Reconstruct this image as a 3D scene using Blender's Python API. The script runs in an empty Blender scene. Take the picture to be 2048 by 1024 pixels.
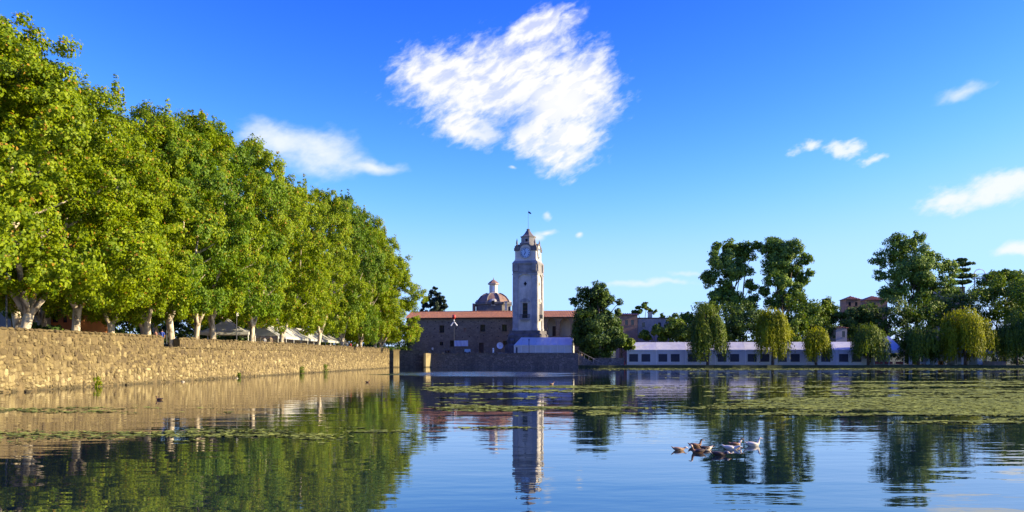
import bpy, math, random
import numpy as np
from mathutils import Vector, Matrix
R = math.radians
random.seed(7)
rng = np.random.default_rng(11)
SC = bpy.context.scene
COL = SC.collection

# ------------------------------------------------------------------ camera, sky, sun, exposure
CAM_H, F, HX, HY = 2.4, 1774.0, 1024.0, 714.0      # eye height; focal length and horizon in photograph pixels
cd = bpy.data.cameras.new('camera')
cam = bpy.data.objects.new('camera', cd); COL.objects.link(cam)
cam.location = (0, 0, CAM_H); cam.rotation_euler = (R(90), 0, 0)
cd.sensor_width = 36; cd.lens = 36 * F / 2048
cd.shift_y = (HY - 512) / 2048
cd.clip_start = 0.1; cd.clip_end = 8000
SC.camera = cam
SUN_EL, SUN_AZ = 19.0, 93.0                        # azimuth clockwise from +Y: low evening sun off to the right
EXPOSURE = 1.15
SUN_POWER, SKY_POWER = 5.0, 0.10
sl = bpy.data.lights.new('sun', 'SUN'); sl.energy = SUN_POWER; sl.angle = R(0.5); sl.color = (1.0, 0.84, 0.56)
so = bpy.data.objects.new('sun', sl); COL.objects.link(so)
sd = Vector((math.sin(R(SUN_AZ)) * math.cos(R(SUN_EL)), math.cos(R(SUN_AZ)) * math.cos(R(SUN_EL)), math.sin(R(SUN_EL))))
so.rotation_euler = (-sd).to_track_quat('-Z', 'Y').to_euler(); so.location = sd * 300
SC.view_settings.view_transform = 'Standard'; SC.view_settings.look = 'None'
SC.view_settings.exposure = EXPOSURE; SC.view_settings.gamma = 1.0
SC.view_settings.use_curve_mapping = False
SC.cycles.max_bounces = 8; SC.cycles.transparent_max_bounces = 8
SC.cycles.use_denoising = True


class NT:
    """small helper for node trees"""
    def __init__(s, tree): s.t = tree; tree.nodes.clear()
    def n(s, kind, **kw):
        nd = s.t.nodes.new(kind)
        for k, v in kw.items():
            if k.startswith('i_'):
                key = k[2:]
                nd.inputs[int(key) if key.isdigit() else key.replace('_', ' ')].default_value = v
            else: setattr(nd, k, v)
        return nd
    def l(s, a, b): s.t.links.new(a, b)
    def math(s, op, a, b=None, c=None, clamp=False):
        nd = s.t.nodes.new('ShaderNodeMath'); nd.operation = op; nd.use_clamp = clamp
        for i, x in enumerate((a, b, c)):
            if x is None: continue
            if isinstance(x, (int, float)): nd.inputs[i].default_value = x
            else: s.l(x, nd.inputs[i])
        return nd.outputs[0]
    def ramp(s, fac, stops):
        nd = s.t.nodes.new('ShaderNodeValToRGB'); cr = nd.color_ramp
        while len(cr.elements) < len(stops): cr.elements.new(0.5)
        for e, (p, c) in zip(cr.elements, stops):
            e.position = p; e.color = (*c, 1) if not isinstance(c, (int, float)) else (c, c, c, 1)
        s.l(fac, nd.inputs[0]); return nd.outputs[0]
    def mix(s, fac, a, b, mode='MIX'):
        nd = s.t.nodes.new('ShaderNodeMix'); nd.data_type = 'RGBA'; nd.blend_type = mode
        for sock, x in ((nd.inputs[0], fac), (nd.inputs[6], a), (nd.inputs[7], b)):
            if isinstance(x, (int, float)): sock.default_value = x
            elif isinstance(x, tuple): sock.default_value = (*x, 1)
            else: s.l(x, sock)
        return nd.outputs[2]
    def noise(s, vec, scale, detail=4, rough=.55, dist=0, dims='3D'):
        nd = s.t.nodes.new('ShaderNodeTexNoise'); nd.noise_dimensions = dims
        nd.inputs['Scale'].default_value = scale; nd.inputs['Detail'].default_value = detail
        nd.inputs['Roughness'].default_value = rough; nd.inputs['Distortion'].default_value = dist
        if vec is not None: s.l(vec, nd.inputs['Vector'])
        return nd.outputs[0]
    def mapping(s, vec, loc=(0, 0, 0), rot=(0, 0, 0), scale=(1, 1, 1), kind='POINT'):
        nd = s.t.nodes.new('ShaderNodeMapping'); nd.vector_type = kind
        nd.inputs['Location'].default_value = loc; nd.inputs['Rotation'].default_value = rot; nd.inputs['Scale'].default_value = scale
        s.l(vec, nd.inputs['Vector']); return nd.outputs[0]


def ang(px, py):
    dx, dy = px - HX, HY - py
    return math.degrees(math.atan(dx / F)), math.degrees(math.atan(dy / math.hypot(F, dx)))

def make_world():
    w = bpy.data.worlds.new('World'); SC.world = w; w.use_nodes = True
    T = NT(w.node_tree)
    sky = T.n('ShaderNodeTexSky', sky_type='NISHITA', sun_disc=False)
    sky.sun_elevation = R(SUN_EL); sky.sun_rotation = R(SUN_AZ)
    sky.altitude = 400; sky.air_density = 1.0; sky.dust_density = 0.35; sky.ozone_density = 3.0
    # a film-like grade of the whole sky: each channel its own gamma, as the camera's vivid setting does
    sc_ = T.n('ShaderNodeSeparateColor'); T.l(sky.outputs[0], sc_.inputs[0]); hs = T.n('ShaderNodeCombineColor')
    for i, (g_, k_, top) in enumerate(((2.9, 34.0, .54), (2.2, 9.3, .93), (.30, 1.85, 4.0))):
        r_ = T.math('MULTIPLY', sc_.outputs[i], .1)
        v_ = T.math('MULTIPLY', T.math('POWER', r_, g_), k_)
        v_ = T.math('DIVIDE', v_, T.math('POWER', T.math('ADD', 1.0, T.math('POWER', T.math('DIVIDE', v_, top), 3.0)), 1 / 3))
        if i < 2: v_ = T.math('ADD', v_, T.math('MULTIPLY', T.math('MAXIMUM', T.math('SUBTRACT', r_, (.36, .50)[i]), 0.0), (1.3, .8)[i]))
        v_ = T.math('MINIMUM', v_, 1.9)
        T.l(T.math('MULTIPLY', v_, 1 / SKY_POWER / 2 ** EXPOSURE), hs.inputs[i])
    tc = T.n('ShaderNodeTexCoord'); sp = T.n('ShaderNodeSeparateXYZ'); T.l(tc.outputs['Generated'], sp.inputs[0])
    x, y, z = sp.outputs
    D = 57.29578
    az = T.math('MULTIPLY', T.math('ARCTAN2', x, y), D)
    el = T.math('MULTIPLY', T.math('ARCSINE', z), D)
    cb = T.n('ShaderNodeCombineXYZ'); T.l(az, cb.inputs[0]); T.l(el, cb.inputs[1])
    uv = cb.outputs[0]                              # sky direction as azimuth and elevation in degrees
    K = math.degrees(1 / F)
    # domain warp
    def warp(sc, amt, v):
        nd = T.n('ShaderNodeTexNoise'); nd.inputs['Scale'].default_value = sc; nd.inputs['Detail'].default_value = 3
        T.l(v, nd.inputs['Vector'])
        a = T.n('ShaderNodeVectorMath', operation='SUBTRACT'); T.l(nd.outputs['Color'], a.inputs[0]); a.inputs[1].default_value = (.5, .5, .5)
        b = T.n('ShaderNodeVectorMath', operation='SCALE'); T.l(a.outputs[0], b.inputs[0]); b.inputs['Scale'].default_value = amt
        c = T.n('ShaderNodeVectorMath', operation='ADD'); T.l(b.outputs[0], c.inputs[0]); T.l(v, c.inputs[1])
        return c.outputs[0]
    wuv = warp(.35, 1.6, uv)
    def blob(px, py, rx, ry, rot=0, v=None):
        a, e = ang(px, py)
        m = T.mapping(v or wuv, (a, e, 0), (0, 0, R(rot)), (rx * K, ry * K, 1), 'TEXTURE')
        ln = T.n('ShaderNodeVectorMath', operation='LENGTH'); T.l(m, ln.inputs[0])
        return T.math('SUBTRACT', 1.0, ln.outputs['Value'])
    def union(bl):
        o = bl[0]
        for b in bl[1:]:
            o = T.math('SMOOTH_MAX', o, b, .25)
        return o
    # wispy streaks running from lower left to upper right
    st = T.mapping(T.mapping(warp(.7, .6, uv), rot=(0, 0, R(-27))), scale=(.52, 1.15, 1))
    n1 = T.noise(st, 1.0, 7, .6)
    n2 = T.noise(st, 2.6, 5, .6)
    n3 = T.noise(T.mapping(uv, scale=(.6, 1.2, 1)), .9, 6, .55)
    n1c, n2c, n3c = (T.math('SUBTRACT', q, .5) for q in (n1, n2, n3))
    big = union([blob(1005, 165, 235, 105, 8), blob(1120, 195, 145, 130), blob(1130, 285, 105, 75, 20), blob(1075, 62, 110, 42, 22), blob(1060, 265, 70, 50, 20),
                 blob(870, 150, 100, 62, 0), blob(930, 250, 95, 48, -15), blob(965, 268, 60, 26, -10), blob(1170, 160, 90, 80, 0)])
    thin = blob(1010, 248, 62, 30, 25)
    f = T.math('ADD', big, T.math('MULTIPLY', n1c, 1.0))
    f = T.math('ADD', f, T.math('MULTIPLY', n2c, .55))
    mb = T.n('ShaderNodeMapRange', interpolation_type='SMOOTHSTEP'); T.l(f, mb.inputs[0]); mb.inputs[1].default_value = .02; mb.inputs[2].default_value = .66
    tn = T.n('ShaderNodeMapRange', interpolation_type='SMOOTHSTEP'); T.l(thin, tn.inputs[0]); tn.inputs[1].default_value = -.6; tn.inputs[2].default_value = .9
    tn.inputs[3].default_value = 1.0; tn.inputs[4].default_value = .62
    st2 = T.noise(T.mapping(T.mapping(warp(.6, .8, uv), loc=(3.7, 1.9, 0), rot=(0, 0, R(-27))), scale=(.50, 1.25, 1)), 1.05, 5, .55)
    ins = T.n('ShaderNodeMapRange', interpolation_type='SMOOTHSTEP'); T.l(st2, ins.inputs[0]); ins.inputs[1].default_value = .36; ins.inputs[2].default_value = .56; ins.inputs[3].default_value = .60
    core = T.n('ShaderNodeMapRange', interpolation_type='SMOOTHSTEP'); T.l(blob(1130, 215, 120, 150), core.inputs[0]); core.inputs[1].default_value = -.3; core.inputs[2].default_value = .9
    inside = T.math('MAXIMUM', ins.outputs[0], T.math('MULTIPLY', core.outputs[0], .96))
    mbig = T.math('MULTIPLY', T.math('MULTIPLY', mb.outputs[0], tn.outputs[0]), inside)
    def soft(bl, lo, hi, amp, amp2=.3, top=1.0):
        g = T.math('ADD', union(bl), T.math('MULTIPLY', n3c, amp)); g = T.math('ADD', g, T.math('MULTIPLY', n2c, amp2))
        m = T.n('ShaderNodeMapRange', interpolation_type='SMOOTHSTEP'); T.l(g, m.inputs[0]); m.inputs[1].default_value = lo; m.inputs[2].default_value = hi
        m.inputs[4].default_value = top
        return m.outputs[0]
    left = soft([blob(560, 285, 105, 46, -8), blob(635, 304, 118, 52, -8), blob(745, 331, 75, 18, -4)], .0, .95, .7, .3, .92)
    right = soft([blob(1620, 296, 42, 16, 12), blob(1680, 298, 46, 25, 0), blob(1742, 317, 34, 13, 8)], .0, .8, 1.5, .9, .95)
    edge = soft([blob(2010, 375, 130, 36, 8), blob(1900, 395, 62, 20, 22), blob(2040, 500, 70, 17, 4)], .0, .8, 1.0, .6, 1.0)
    bits = soft([blob(1930, 182, 62, 17, 6), blob(1020, 342, 12, 5), blob(1285, 568, 150, 9, 2), blob(1385, 546, 50, 8, 3)], .0, 1.1, .8, .6, .7)
    tw = soft([blob(1090, 461, 30, 9, 6), blob(1075, 470, 18, 14, 40), blob(1093, 431, 15, 9), blob(1160, 464, 9, 8)], .0, 1.2, 1.0, .6, .95)
    # thin scattered cloud over the rest of the sky, outside the part seen here
    far = T.n('ShaderNodeMapRange', interpolation_type='SMOOTHSTEP'); T.l(T.math('ABSOLUTE', az), far.inputs[0]); far.inputs[1].default_value = 32; far.inputs[2].default_value = 50
    gen = T.n('ShaderNodeMapRange', interpolation_type='SMOOTHSTEP'); T.l(T.noise(tc.outputs['Generated'], 2.6, 7, .6), gen.inputs[0]); gen.inputs[1].default_value = .56; gen.inputs[2].default_value = .75
    rest = T.math('MULTIPLY', far.outputs[0], gen.outputs[0])
    cov = mbig
    for m in (left, right, edge, bits, tw, rest): cov = T.math('MAXIMUM', cov, m)
    tint = T.mix(T.math('MULTIPLY', mb.outputs[0], tn.outputs[0]), tuple(q / 2 ** EXPOSURE for q in (9.3, 9.9, 10.6)), tuple(q / 2 ** EXPOSURE for q in (10.3, 10.3, 10.2)))
    cm = T.mix(cov, hs.outputs[0], tint)
    bg = T.n('ShaderNodeBackground'); bg.inputs[1].default_value = SKY_POWER; T.l(cm, bg.inputs[0])
    out = T.n('ShaderNodeOutputWorld'); T.l(bg.outputs[0], out.inputs[0])
make_world()

# ------------------------------------------------------------------ helpers
def P(px, py, Y):
    return Vector(((px - HX) / F * Y, Y, CAM_H + (HY - py) / F * Y))
def XA(px, Y): return (px - HX) / F * Y
def ZA(py, Y): return CAM_H + (HY - py) / F * Y
def WY(py): return CAM_H * F / (py - HY)            # distance of a point on the water

class MB:
    def __init__(s): s.v = []; s.f = []; s.m = []
    def add(s, vs, fs, mi=0):
        o = len(s.v); s.v += [tuple(v) for v in vs]
        for f in fs: s.f.append(tuple(i + o for i in f)); s.m.append(mi)
    def box(s, c, size, rz=0, mi=0, taper=(1, 1)):
        hx, hy, hz = (q / 2 for q in size); tx, ty = taper
        co, si = math.cos(rz), math.sin(rz); vs = []
        for z, kx, ky in ((-hz, 1, 1), (hz, tx, ty)):
            for x, y in ((-hx, -hy), (hx, -hy), (hx, hy), (-hx, hy)):
                x *= kx; y *= ky
                vs.append((c[0] + x * co - y * si, c[1] + x * si + y * co, c[2] + z))
        s.add(vs, [(3, 2, 1, 0), (4, 5, 6, 7), (0, 1, 5, 4), (1, 2, 6, 5), (2, 3, 7, 6), (3, 0, 4, 7)], mi); return s
    def box2(s, a, b, mi=0):
        return s.box([(a[i] + b[i]) / 2 for i in range(3)], [abs(b[i] - a[i]) for i in range(3)], 0, mi)
    def tube(s, pts, rad, n=8, cap=True, mi=0):
        pts = [Vector(p) for p in pts]; k = len(pts)
        if isinstance(rad, (int, float)): rad = [rad] * k
        o = len(s.v); pv = None; vs = []; fs = []
        for i, p in enumerate(pts):
            d = (pts[min(i + 1, k - 1)] - pts[max(i - 1, 0)]).normalized()
            a = d.orthogonal().normalized() if pv is None else (pv - d * pv.dot(d)).normalized()
            pv = a; b = d.cross(a)
            for j in range(n):
                t = 2 * math.pi * j / n
                vs.append(p + (a * math.cos(t) + b * math.sin(t)) * rad[i])
        for i in range(k - 1):
            for j in range(n):
                fs.append((i * n + j, i * n + (j + 1) % n, (i + 1) * n + (j + 1) % n, (i + 1) * n + j))
        if cap: fs += [tuple(range(n - 1, -1, -1)), tuple((k - 1) * n + j for j in range(n))]
        s.add(vs, fs, mi); return s
    def lathe(s, prof, n=12, c=(0, 0, 0), rot=0, mi=0, sq=False):
        """profile [(r, z)] turned round z; n=4 with sq gives square plans (r = half width)"""
        vs, fs = [], []
        for r, z in prof:
            for j in range(n):
                t = 2 * math.pi * (j + .5) / n + rot
                q = r / math.cos(math.pi / n) if sq else r
                vs.append((c[0] + q * math.cos(t), c[1] + q * math.sin(t), c[2] + z))
        for i in range(len(prof) - 1):
            for j in range(n): fs.append((i * n + j, i * n + (j + 1) % n, (i + 1) * n + (j + 1) % n, (i + 1) * n + j))
        fs += [tuple(range(n - 1, -1, -1)), tuple((len(prof) - 1) * n + j for j in range(n))]
        s.add(vs, fs, mi); return s
    def prism(s, poly, a, b, axis='y', mi=0):
        """2-D polygon (u, w) extruded from a to b along axis; the polygon lies in the other two axes"""
        def put(u, w, t): return (u, t, w) if axis == 'y' else ((t, u, w) if axis == 'x' else (u, w, t))
        n = len(poly); vs = [put(u, w, a) for u, w in poly] + [put(u, w, b) for u, w in poly]
        fs = [tuple(range(n)), tuple(range(2 * n - 1, n - 1, -1))] + [(i, i + n, (i + 1) % n + n, (i + 1) % n) for i in range(n)]
        s.add(vs, fs, mi); return s
    def build(s, name, mat, parent=None, smooth=False, loc=None, rz=0):
        me = bpy.data.meshes.new(name); me.from_pydata(s.v, [], s.f)
        mats = mat if isinstance(mat, (list, tuple)) else [mat]
        for q in mats: me.materials.append(q)
        if len(mats) > 1: me.polygons.foreach_set('material_index', s.m)
        if smooth: me.polygons.foreach_set('use_smooth', [True] * len(s.f))
        import bmesh
        bm = bmesh.new(); bm.from_mesh(me); bmesh.ops.recalc_face_normals(bm, faces=bm.faces); bm.to_mesh(me); bm.free()
        me.update()
        return link(name, me, parent, loc, rz)

def link(name, me, parent=None, loc=None, rz=0):
    o = bpy.data.objects.new(name, me); COL.objects.link(o)
    if parent: o.parent = parent
    if loc is not None: o.location = loc
    if rz: o.rotation_euler = (0, 0, rz)
    return o

def np_mesh(name, verts, faces, mat):
    """verts (N,3), faces (M,k) numpy"""
    me = bpy.data.meshes.new(name); k = faces.shape[1]
    me.vertices.add(len(verts)); me.vertices.foreach_set('co', verts.astype(np.float32).ravel())
    me.loops.add(faces.size); me.loops.foreach_set('vertex_index', faces.astype(np.int32).ravel())
    me.polygons.add(len(faces)); me.polygons.foreach_set('loop_start', np.arange(0, faces.size, k, dtype=np.int32))
    me.polygons.foreach_set('loop_total', np.full(len(faces), k, dtype=np.int32))
    me.materials.append(mat); me.update(calc_edges=True); me.validate()
    return me

def tag(o, label, cat, group=None):
    o['label'] = label; o['category'] = cat
    if group: o['group'] = group
    return o
def kind(o, k): o['kind'] = k; return o
def thing(name, label, cat, loc=(0, 0, 0), rz=0, group=None):
    o = bpy.data.objects.new(name, None); COL.objects.link(o); o.location = loc; o.rotation_euler = (0, 0, rz)
    o.empty_display_size = .3
    return tag(o, label, cat, group)
def pivot(o, px, py, deg):
    """turn a whole thing about the vertical line through (px, py)"""
    c, s = math.cos(R(deg)), math.sin(R(deg)); o.rotation_euler = (0, 0, R(deg)); o.location = (px - c * px + s * py, py - s * px - c * py, o.location.z)
def dup(root, loc, rz=0, label=None, scale=None, group=None):
    r = root.copy(); COL.objects.link(r); r.location = loc; r.rotation_euler = (0, 0, rz)
    if scale: r.scale = scale
    if label: r['label'] = label
    if group: r['group'] = group
    for ch in list(root.children):
        c = ch.copy(); COL.objects.link(c); c.parent = r
        for g in list(ch.children):
            d = g.copy(); COL.objects.link(d); d.parent = c
    return r

# ------------------------------------------------------------------ materials
def new_mat(name):
    m = bpy.data.materials.new(name); m.use_nodes = True
    T = NT(m.node_tree); out = T.n('ShaderNodeOutputMaterial'); return m, T, out
def pos(T): return T.n('ShaderNodeNewGeometry').outputs['Position']

def mat_plain(name, col, rough=.7, var=.25, scale=1.5, metal=0, bump=0, dirt=None):
    m, T, out = new_mat(name); p = pos(T)
    n = T.noise(p, scale, 5, .6)
    dark = tuple(c * (1 - var) for c in col); lite = tuple(min(1, c * (1 + var * .6)) for c in col)
    c = T.ramp(n, [(.3, dark), (.7, lite)])
    if dirt:
        c = T.mix(T.ramp(T.noise(T.mapping(p, scale=(1, 1, .25)), scale * .6, 6, .65), [(.5, 0.0), (.72, .8)]), c, dirt)
    b = T.n('ShaderNodeBsdfPrincipled'); T.l(c, b.inputs['Base Color']); b.inputs['Roughness'].default_value = rough; b.inputs['Metallic'].default_value = metal
    if bump:
        bp = T.n('ShaderNodeBump'); bp.inputs['Strength'].default_value = bump; bp.inputs['Distance'].default_value = .05
        T.l(T.noise(p, scale * 4, 5, .6), bp.inputs['Height']); T.l(bp.outputs[0], b.inputs['Normal'])
    T.l(b.outputs[0], out.inputs[0]); return m

def mat_leaf(name, c0, c1, c2=None, trans=.35, rare=.06):
    m, T, out = new_mat(name)
    g = T.n('ShaderNodeNewGeometry'); oi = T.n('ShaderNodeObjectInfo')
    big = T.noise(g.outputs['Position'], .35, 3, .5)
    r = T.math('ADD', T.math('MULTIPLY', g.outputs['Random Per Island'], .65), T.math('MULTIPLY', T.math('SUBTRACT', big, .35), .9), clamp=True)
    c = T.ramp(r, [(.1, c0), (.85, c1)])
    if c2:
        wn = T.n('ShaderNodeTexWhiteNoise', noise_dimensions='1D'); T.l(g.outputs['Random Per Island'], wn.inputs['W'])
        c = T.mix(T.math('LESS_THAN', wn.outputs['Value'], rare), c, c2)
    d = T.n('ShaderNodeBsdfPrincipled'); d.inputs['Roughness'].default_value = .55; d.inputs['Specular IOR Level'].default_value = .25; T.l(c, d.inputs['Base Color'])
    t = T.n('ShaderNodeBsdfTranslucent'); T.l(T.mix(1.0, c, (1.0, 1.0, .55), 'MULTIPLY'), t.inputs[0])
    mx = T.n('ShaderNodeMixShader'); mx.inputs[0].default_value = trans; T.l(d.outputs[0], mx.inputs[1]); T.l(t.outputs[0], mx.inputs[2])
    T.l(mx.outputs[0], out.inputs[0]); return m

def mat_cloth(name, col, trans=.2, var=.08):
    m, T, out = new_mat(name); p = pos(T)
    c = T.ramp(T.noise(T.mapping(p, scale=(1, 1, .5)), .8, 5, .6), [(.3, tuple(q * (1 - var * 2) for q in col)), (.7, col)])
    d = T.n('ShaderNodeBsdfPrincipled'); d.inputs['Roughness'].default_value = .5; T.l(c, d.inputs['Base Color'])
    bp = T.n('ShaderNodeBump'); bp.inputs['Strength'].default_value = .35; bp.inputs['Distance'].default_value = .15
    T.l(T.noise(p, 1.1, 3, .5), bp.inputs['Height']); T.l(bp.outputs[0], d.inputs['Normal'])
    t = T.n('ShaderNodeBsdfTranslucent'); T.l(c, t.inputs[0])
    mx = T.n('ShaderNodeMixShader'); mx.inputs[0].default_value = trans; T.l(d.outputs[0], mx.inputs[1]); T.l(t.outputs[0], mx.inputs[2])
    T.l(mx.outputs[0], out.inputs[0]); return m

def mat_pond_stone():
    m, T, out = new_mat('pond_wall_stone'); g = T.n('ShaderNodeNewGeometry'); p = g.outputs['Position']
    sp = T.n('ShaderNodeSeparateXYZ'); T.l(p, sp.inputs[0]); z = sp.outputs[2]
    rnd = g.outputs['Random Per Island']
    oi = T.n('ShaderNodeObjectInfo').outputs['Random']
    rr = T.math('FRACT', T.math('ADD', rnd, oi))
    base = T.ramp(rr, [(0, (.075, .050, .019)), (.3, (.155, .112, .042)), (.7, (.225, .168, .064)), (.9, (.28, .215, .085)), (1, (.42, .34, .16))])
    # lichen and damp in patches, mostly on the upper half
    n = T.noise(p, .55, 6, .65)
    hi = T.math('MULTIPLY', T.math('ADD', T.math('SUBTRACT', z, 2.1), T.math('MULTIPLY', T.math('SUBTRACT', n, .5), 9)), .35, clamp=True)
    c = T.mix(T.math('MULTIPLY', hi, .72), base, T.mix(T.noise(p, 3.0, 4, .6), (.060, .040, .016), (.135, .095, .036)))
    # pale lime and drip streaks running down
    st = T.noise(T.mapping(p, scale=(1.2, 1.2, .12)), 1.6, 5, .65)
    lo = T.math('MULTIPLY', T.math('SUBTRACT', 2.4, z), .6, clamp=True)
    c = T.mix(T.math('MULTIPLY', T.ramp(st, [(.48, 0.0), (.62, .85)]), lo), c, (.38, .30, .14))
    c = T.mix(T.ramp(T.noise(T.mapping(p, loc=(9, 3, 1), scale=(1.6, 1.6, .08)), 1.1, 5, .7), [(.58, 0.0), (.70, .8)]), c, (.085, .06, .035))
    # wet band at the waterline
    wet = T.math('MULTIPLY', T.math('ADD', T.math('SUBTRACT', .30, z), T.math('MULTIPLY', T.math('SUBTRACT', n, .5), .5)), 5, clamp=True)
    c = T.mix(T.math('MULTIPLY', wet, .9), c, (.055, .042, .014))
    c = T.mix(T.ramp(T.noise(p, 7, 4, .7), [(.42, 0.0), (.7, .45)]), c, (.10, .075, .045))
    b = T.n('ShaderNodeBsdfPrincipled'); T.l(c, b.inputs['Base Color']); b.inputs['Roughness'].default_value = .9
    bp = T.n('ShaderNodeBump'); bp.inputs['Strength'].default_value = .8; bp.inputs['Distance'].default_value = .06
    T.l(T.noise(p, 9, 5, .65), bp.inputs['Height']); T.l(bp.outputs[0], b.inputs['Normal'])
    T.l(b.outputs[0], out.inputs[0]); return m

def mat_masonry(name, ca, cb, cm, scale=1.6, bump=.6):
    """far-off rubble masonry: cells of stone in mortar"""
    m, T, out = new_mat(name); p = pos(T)
    pv = T.mapping(p, scale=(1, 1, 1.5))
    v = T.n('ShaderNodeTexVoronoi'); v.inputs['Scale'].default_value = scale; T.l(pv, v.inputs['Vector'])
    e = T.n('ShaderNodeTexVoronoi', feature='DISTANCE_TO_EDGE'); e.inputs['Scale'].default_value = scale; T.l(pv, e.inputs['Vector'])
    s = T.n('ShaderNodeSeparateColor'); T.l(v.outputs['Color'], s.inputs[0])
    c = T.mix(s.outputs[0], ca, cb)
    c = T.mix(T.ramp(e.outputs['Distance'], [(.02, 1.0), (.09, 0.0)]), c, cm)
    c = T.mix(T.ramp(T.noise(p, .25, 6, .65), [(.4, 0.0), (.75, .6)]), c, tuple(q * .55 for q in ca))
    b = T.n('ShaderNodeBsdfPrincipled'); T.l(c, b.inputs['Base Color']); b.inputs['Roughness'].default_value = .9
    bp = T.n('ShaderNodeBump'); bp.inputs['Strength'].default_value = bump; bp.inputs['Distance'].default_value = .08
    T.l(T.math('MINIMUM', e.outputs['Distance'], .15), bp.inputs['Height']); T.l(bp.outputs[0], b.inputs['Normal'])
    T.l(b.outputs[0], out.inputs[0]); return m

def mat_bark(name, pale, dark, sc=2.2):
    m, T, out = new_mat(name); p = pos(T)
    n = T.noise(T.mapping(p, scale=(1, 1, .45)), sc, 5, .6, .4)
    c = T.ramp(n, [(.38, dark), (.5, pale), (.62, tuple(min(1, q * 1.25) for q in pale))])
    b = T.n('ShaderNodeBsdfPrincipled'); T.l(c, b.inputs['Base Color']); b.inputs['Roughness'].default_value = .85
    bp = T.n('ShaderNodeBump'); bp.inputs['Strength'].default_value = .5; bp.inputs['Distance'].default_value = .04
    T.l(T.noise(T.mapping(p, scale=(1, 1, .3)), 6, 4), bp.inputs['Height']); T.l(bp.outputs[0], b.inputs['Normal'])
    T.l(b.outputs[0], out.inputs[0]); return m

def mat_water():
    m, T, out = new_mat('pond_water'); p = pos(T)
    # long low swell plus finer ripples, crests lying across the view
    def layer(rot, sx, sy, sc, det): return T.noise(T.mapping(p, rot=(0, 0, R(rot)), scale=(sx, sy, 1)), sc, det, .5)
    a = layer(6, .22, 1.0, .55, 2); b = layer(-9, .45, 1.0, 1.7, 2); c = layer(3, .6, 1.0, 4.5, 2)
    # gusts: patches where the ripples are livelier
    gust = T.ramp(T.noise(T.mapping(p, scale=(.35, 1, 1)), .055, 3, .5), [(.42, .25), (.62, 1.0)])
    h = T.math('ADD', T.math('MULTIPLY', a, .014), T.math('MULTIPLY', T.math('MULTIPLY', b, gust), .0075))
    h = T.math('ADD', h, T.math('MULTIPLY', T.math('MULTIPLY', c, gust), .0016))
    # a breeze lane in front of the far embankment
    m1 = T.mapping(p, (-4, 128, 0), (0, 0, R(3)), (20, 26, 1), 'TEXTURE')
    ln = T.n('ShaderNodeVectorMath', operation='LENGTH'); T.l(m1, ln.inputs[0])
    lane = T.math('ADD', T.math('SUBTRACT', 1.0, ln.outputs['Value']), T.math('MULTIPLY', T.math('SUBTRACT', T.noise(T.mapping(p, scale=(.08, .22, 1)), 1.0, 4), .5), 1.6))
    lane = T.ramp(lane, [(.25, 0.0), (.4, 1.0)])
    h = T.math('ADD', h, T.math('MULTIPLY', T.math('MULTIPLY', T.noise(p, 2.6, 3), lane), .055))
    bp = T.n('ShaderNodeBump'); bp.inputs['Strength'].default_value = 1.0; bp.inputs['Distance'].default_value = 1.0
    T.l(h, bp.inputs['Height'])
    b = T.n('ShaderNodeBsdfPrincipled'); b.inputs['Base Color'].default_value = (.005, .014, .022, 1)
    b.inputs['IOR'].default_value = 2.0
    T.l(T.math('ADD', T.math('MULTIPLY', lane, .16), .012), b.inputs['Roughness'])
    b.inputs['Specular IOR Level'].default_value = .5
    T.l(bp.outputs[0], b.inputs['Normal'])
    T.l(b.outputs[0], out.inputs[0]); return m

M = {}
M['leaf_plane'] = mat_leaf('plane_leaf', (.10, .18, .003), (.35, .43, .003), (.46, .26, .03), .42, .035)
M['leaf_plane_dark'] = mat_leaf('plane_leaf_deep', (.055, .130, .004), (.20, .31, .005), (.30, .22, .02), .35, .04)
M['leaf_dark'] = mat_leaf('dark_leaf', (.030, .074, .016), (.13, .20, .026), None, .28)
M['leaf_mid'] = mat_leaf('mid_leaf', (.046, .105, .010), (.21, .29, .016), (.16, .14, .02), .3, .04)
M['leaf_euc'] = mat_leaf('tall_tree_leaf', (.050, .13, .028), (.26, .36, .042), None, .28)
M['leaf_willow'] = mat_leaf('willow_leaf', (.15, .19, .004), (.42, .42, .006), None, .45)
M['leaf_willow_dark'] = mat_leaf('willow_leaf_green', (.045, .100, .007), (.20, .25, .010), None, .35)
M['leaf_conifer'] = mat_leaf('conifer_needles', (.010, .028, .014), (.032, .055, .022), None, .12)
M['bark_plane'] = mat_bark('plane_bark', (.52, .44, .32), (.16, .12, .075))
M['bark_dark'] = mat_bark('dark_bark', (.11, .08, .055), (.04, .03, .022))
M['stone'] = mat_pond_stone()
M['mortar'] = mat_plain('wall_mortar', (.15, .108, .045), .95, .55, 2.4, bump=.6)
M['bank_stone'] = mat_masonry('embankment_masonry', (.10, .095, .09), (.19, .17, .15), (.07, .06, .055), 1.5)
M['old_stone'] = mat_masonry('old_building_masonry', (.165, .122, .080), (.27, .205, .135), (.19, .15, .105), 1.9)
M['plaster'] = mat_plain('tower_plaster', (.38, .365, .34), .85, .30, .8, bump=.3, dirt=(.17, .16, .15))
M['plaster_lite'] = mat_plain('tower_panel_plaster', (.60, .545, .46), .85, .22, .8, bump=.25, dirt=(.32, .29, .25))
M['tower_stone'] = mat_plain('tower_dark_stone', (.135, .122, .115), .9, .45, .9, bump=.5, dirt=(.12, .11, .10))
M['entablature'] = mat_plain('weathered_plaster', (.25, .235, .22), .9, .35, .8, bump=.3, dirt=(.16, .15, .14))
M['cap'] = mat_plain('tower_cap', (.15, .125, .115), .8, .3, 1.2)
M['dial'] = mat_plain('clock_dial', (.42, .56, .70), .4, .06, 1)
M['ink'] = mat_plain('clock_marks', (.03, .05, .14), .5, .1)
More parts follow.
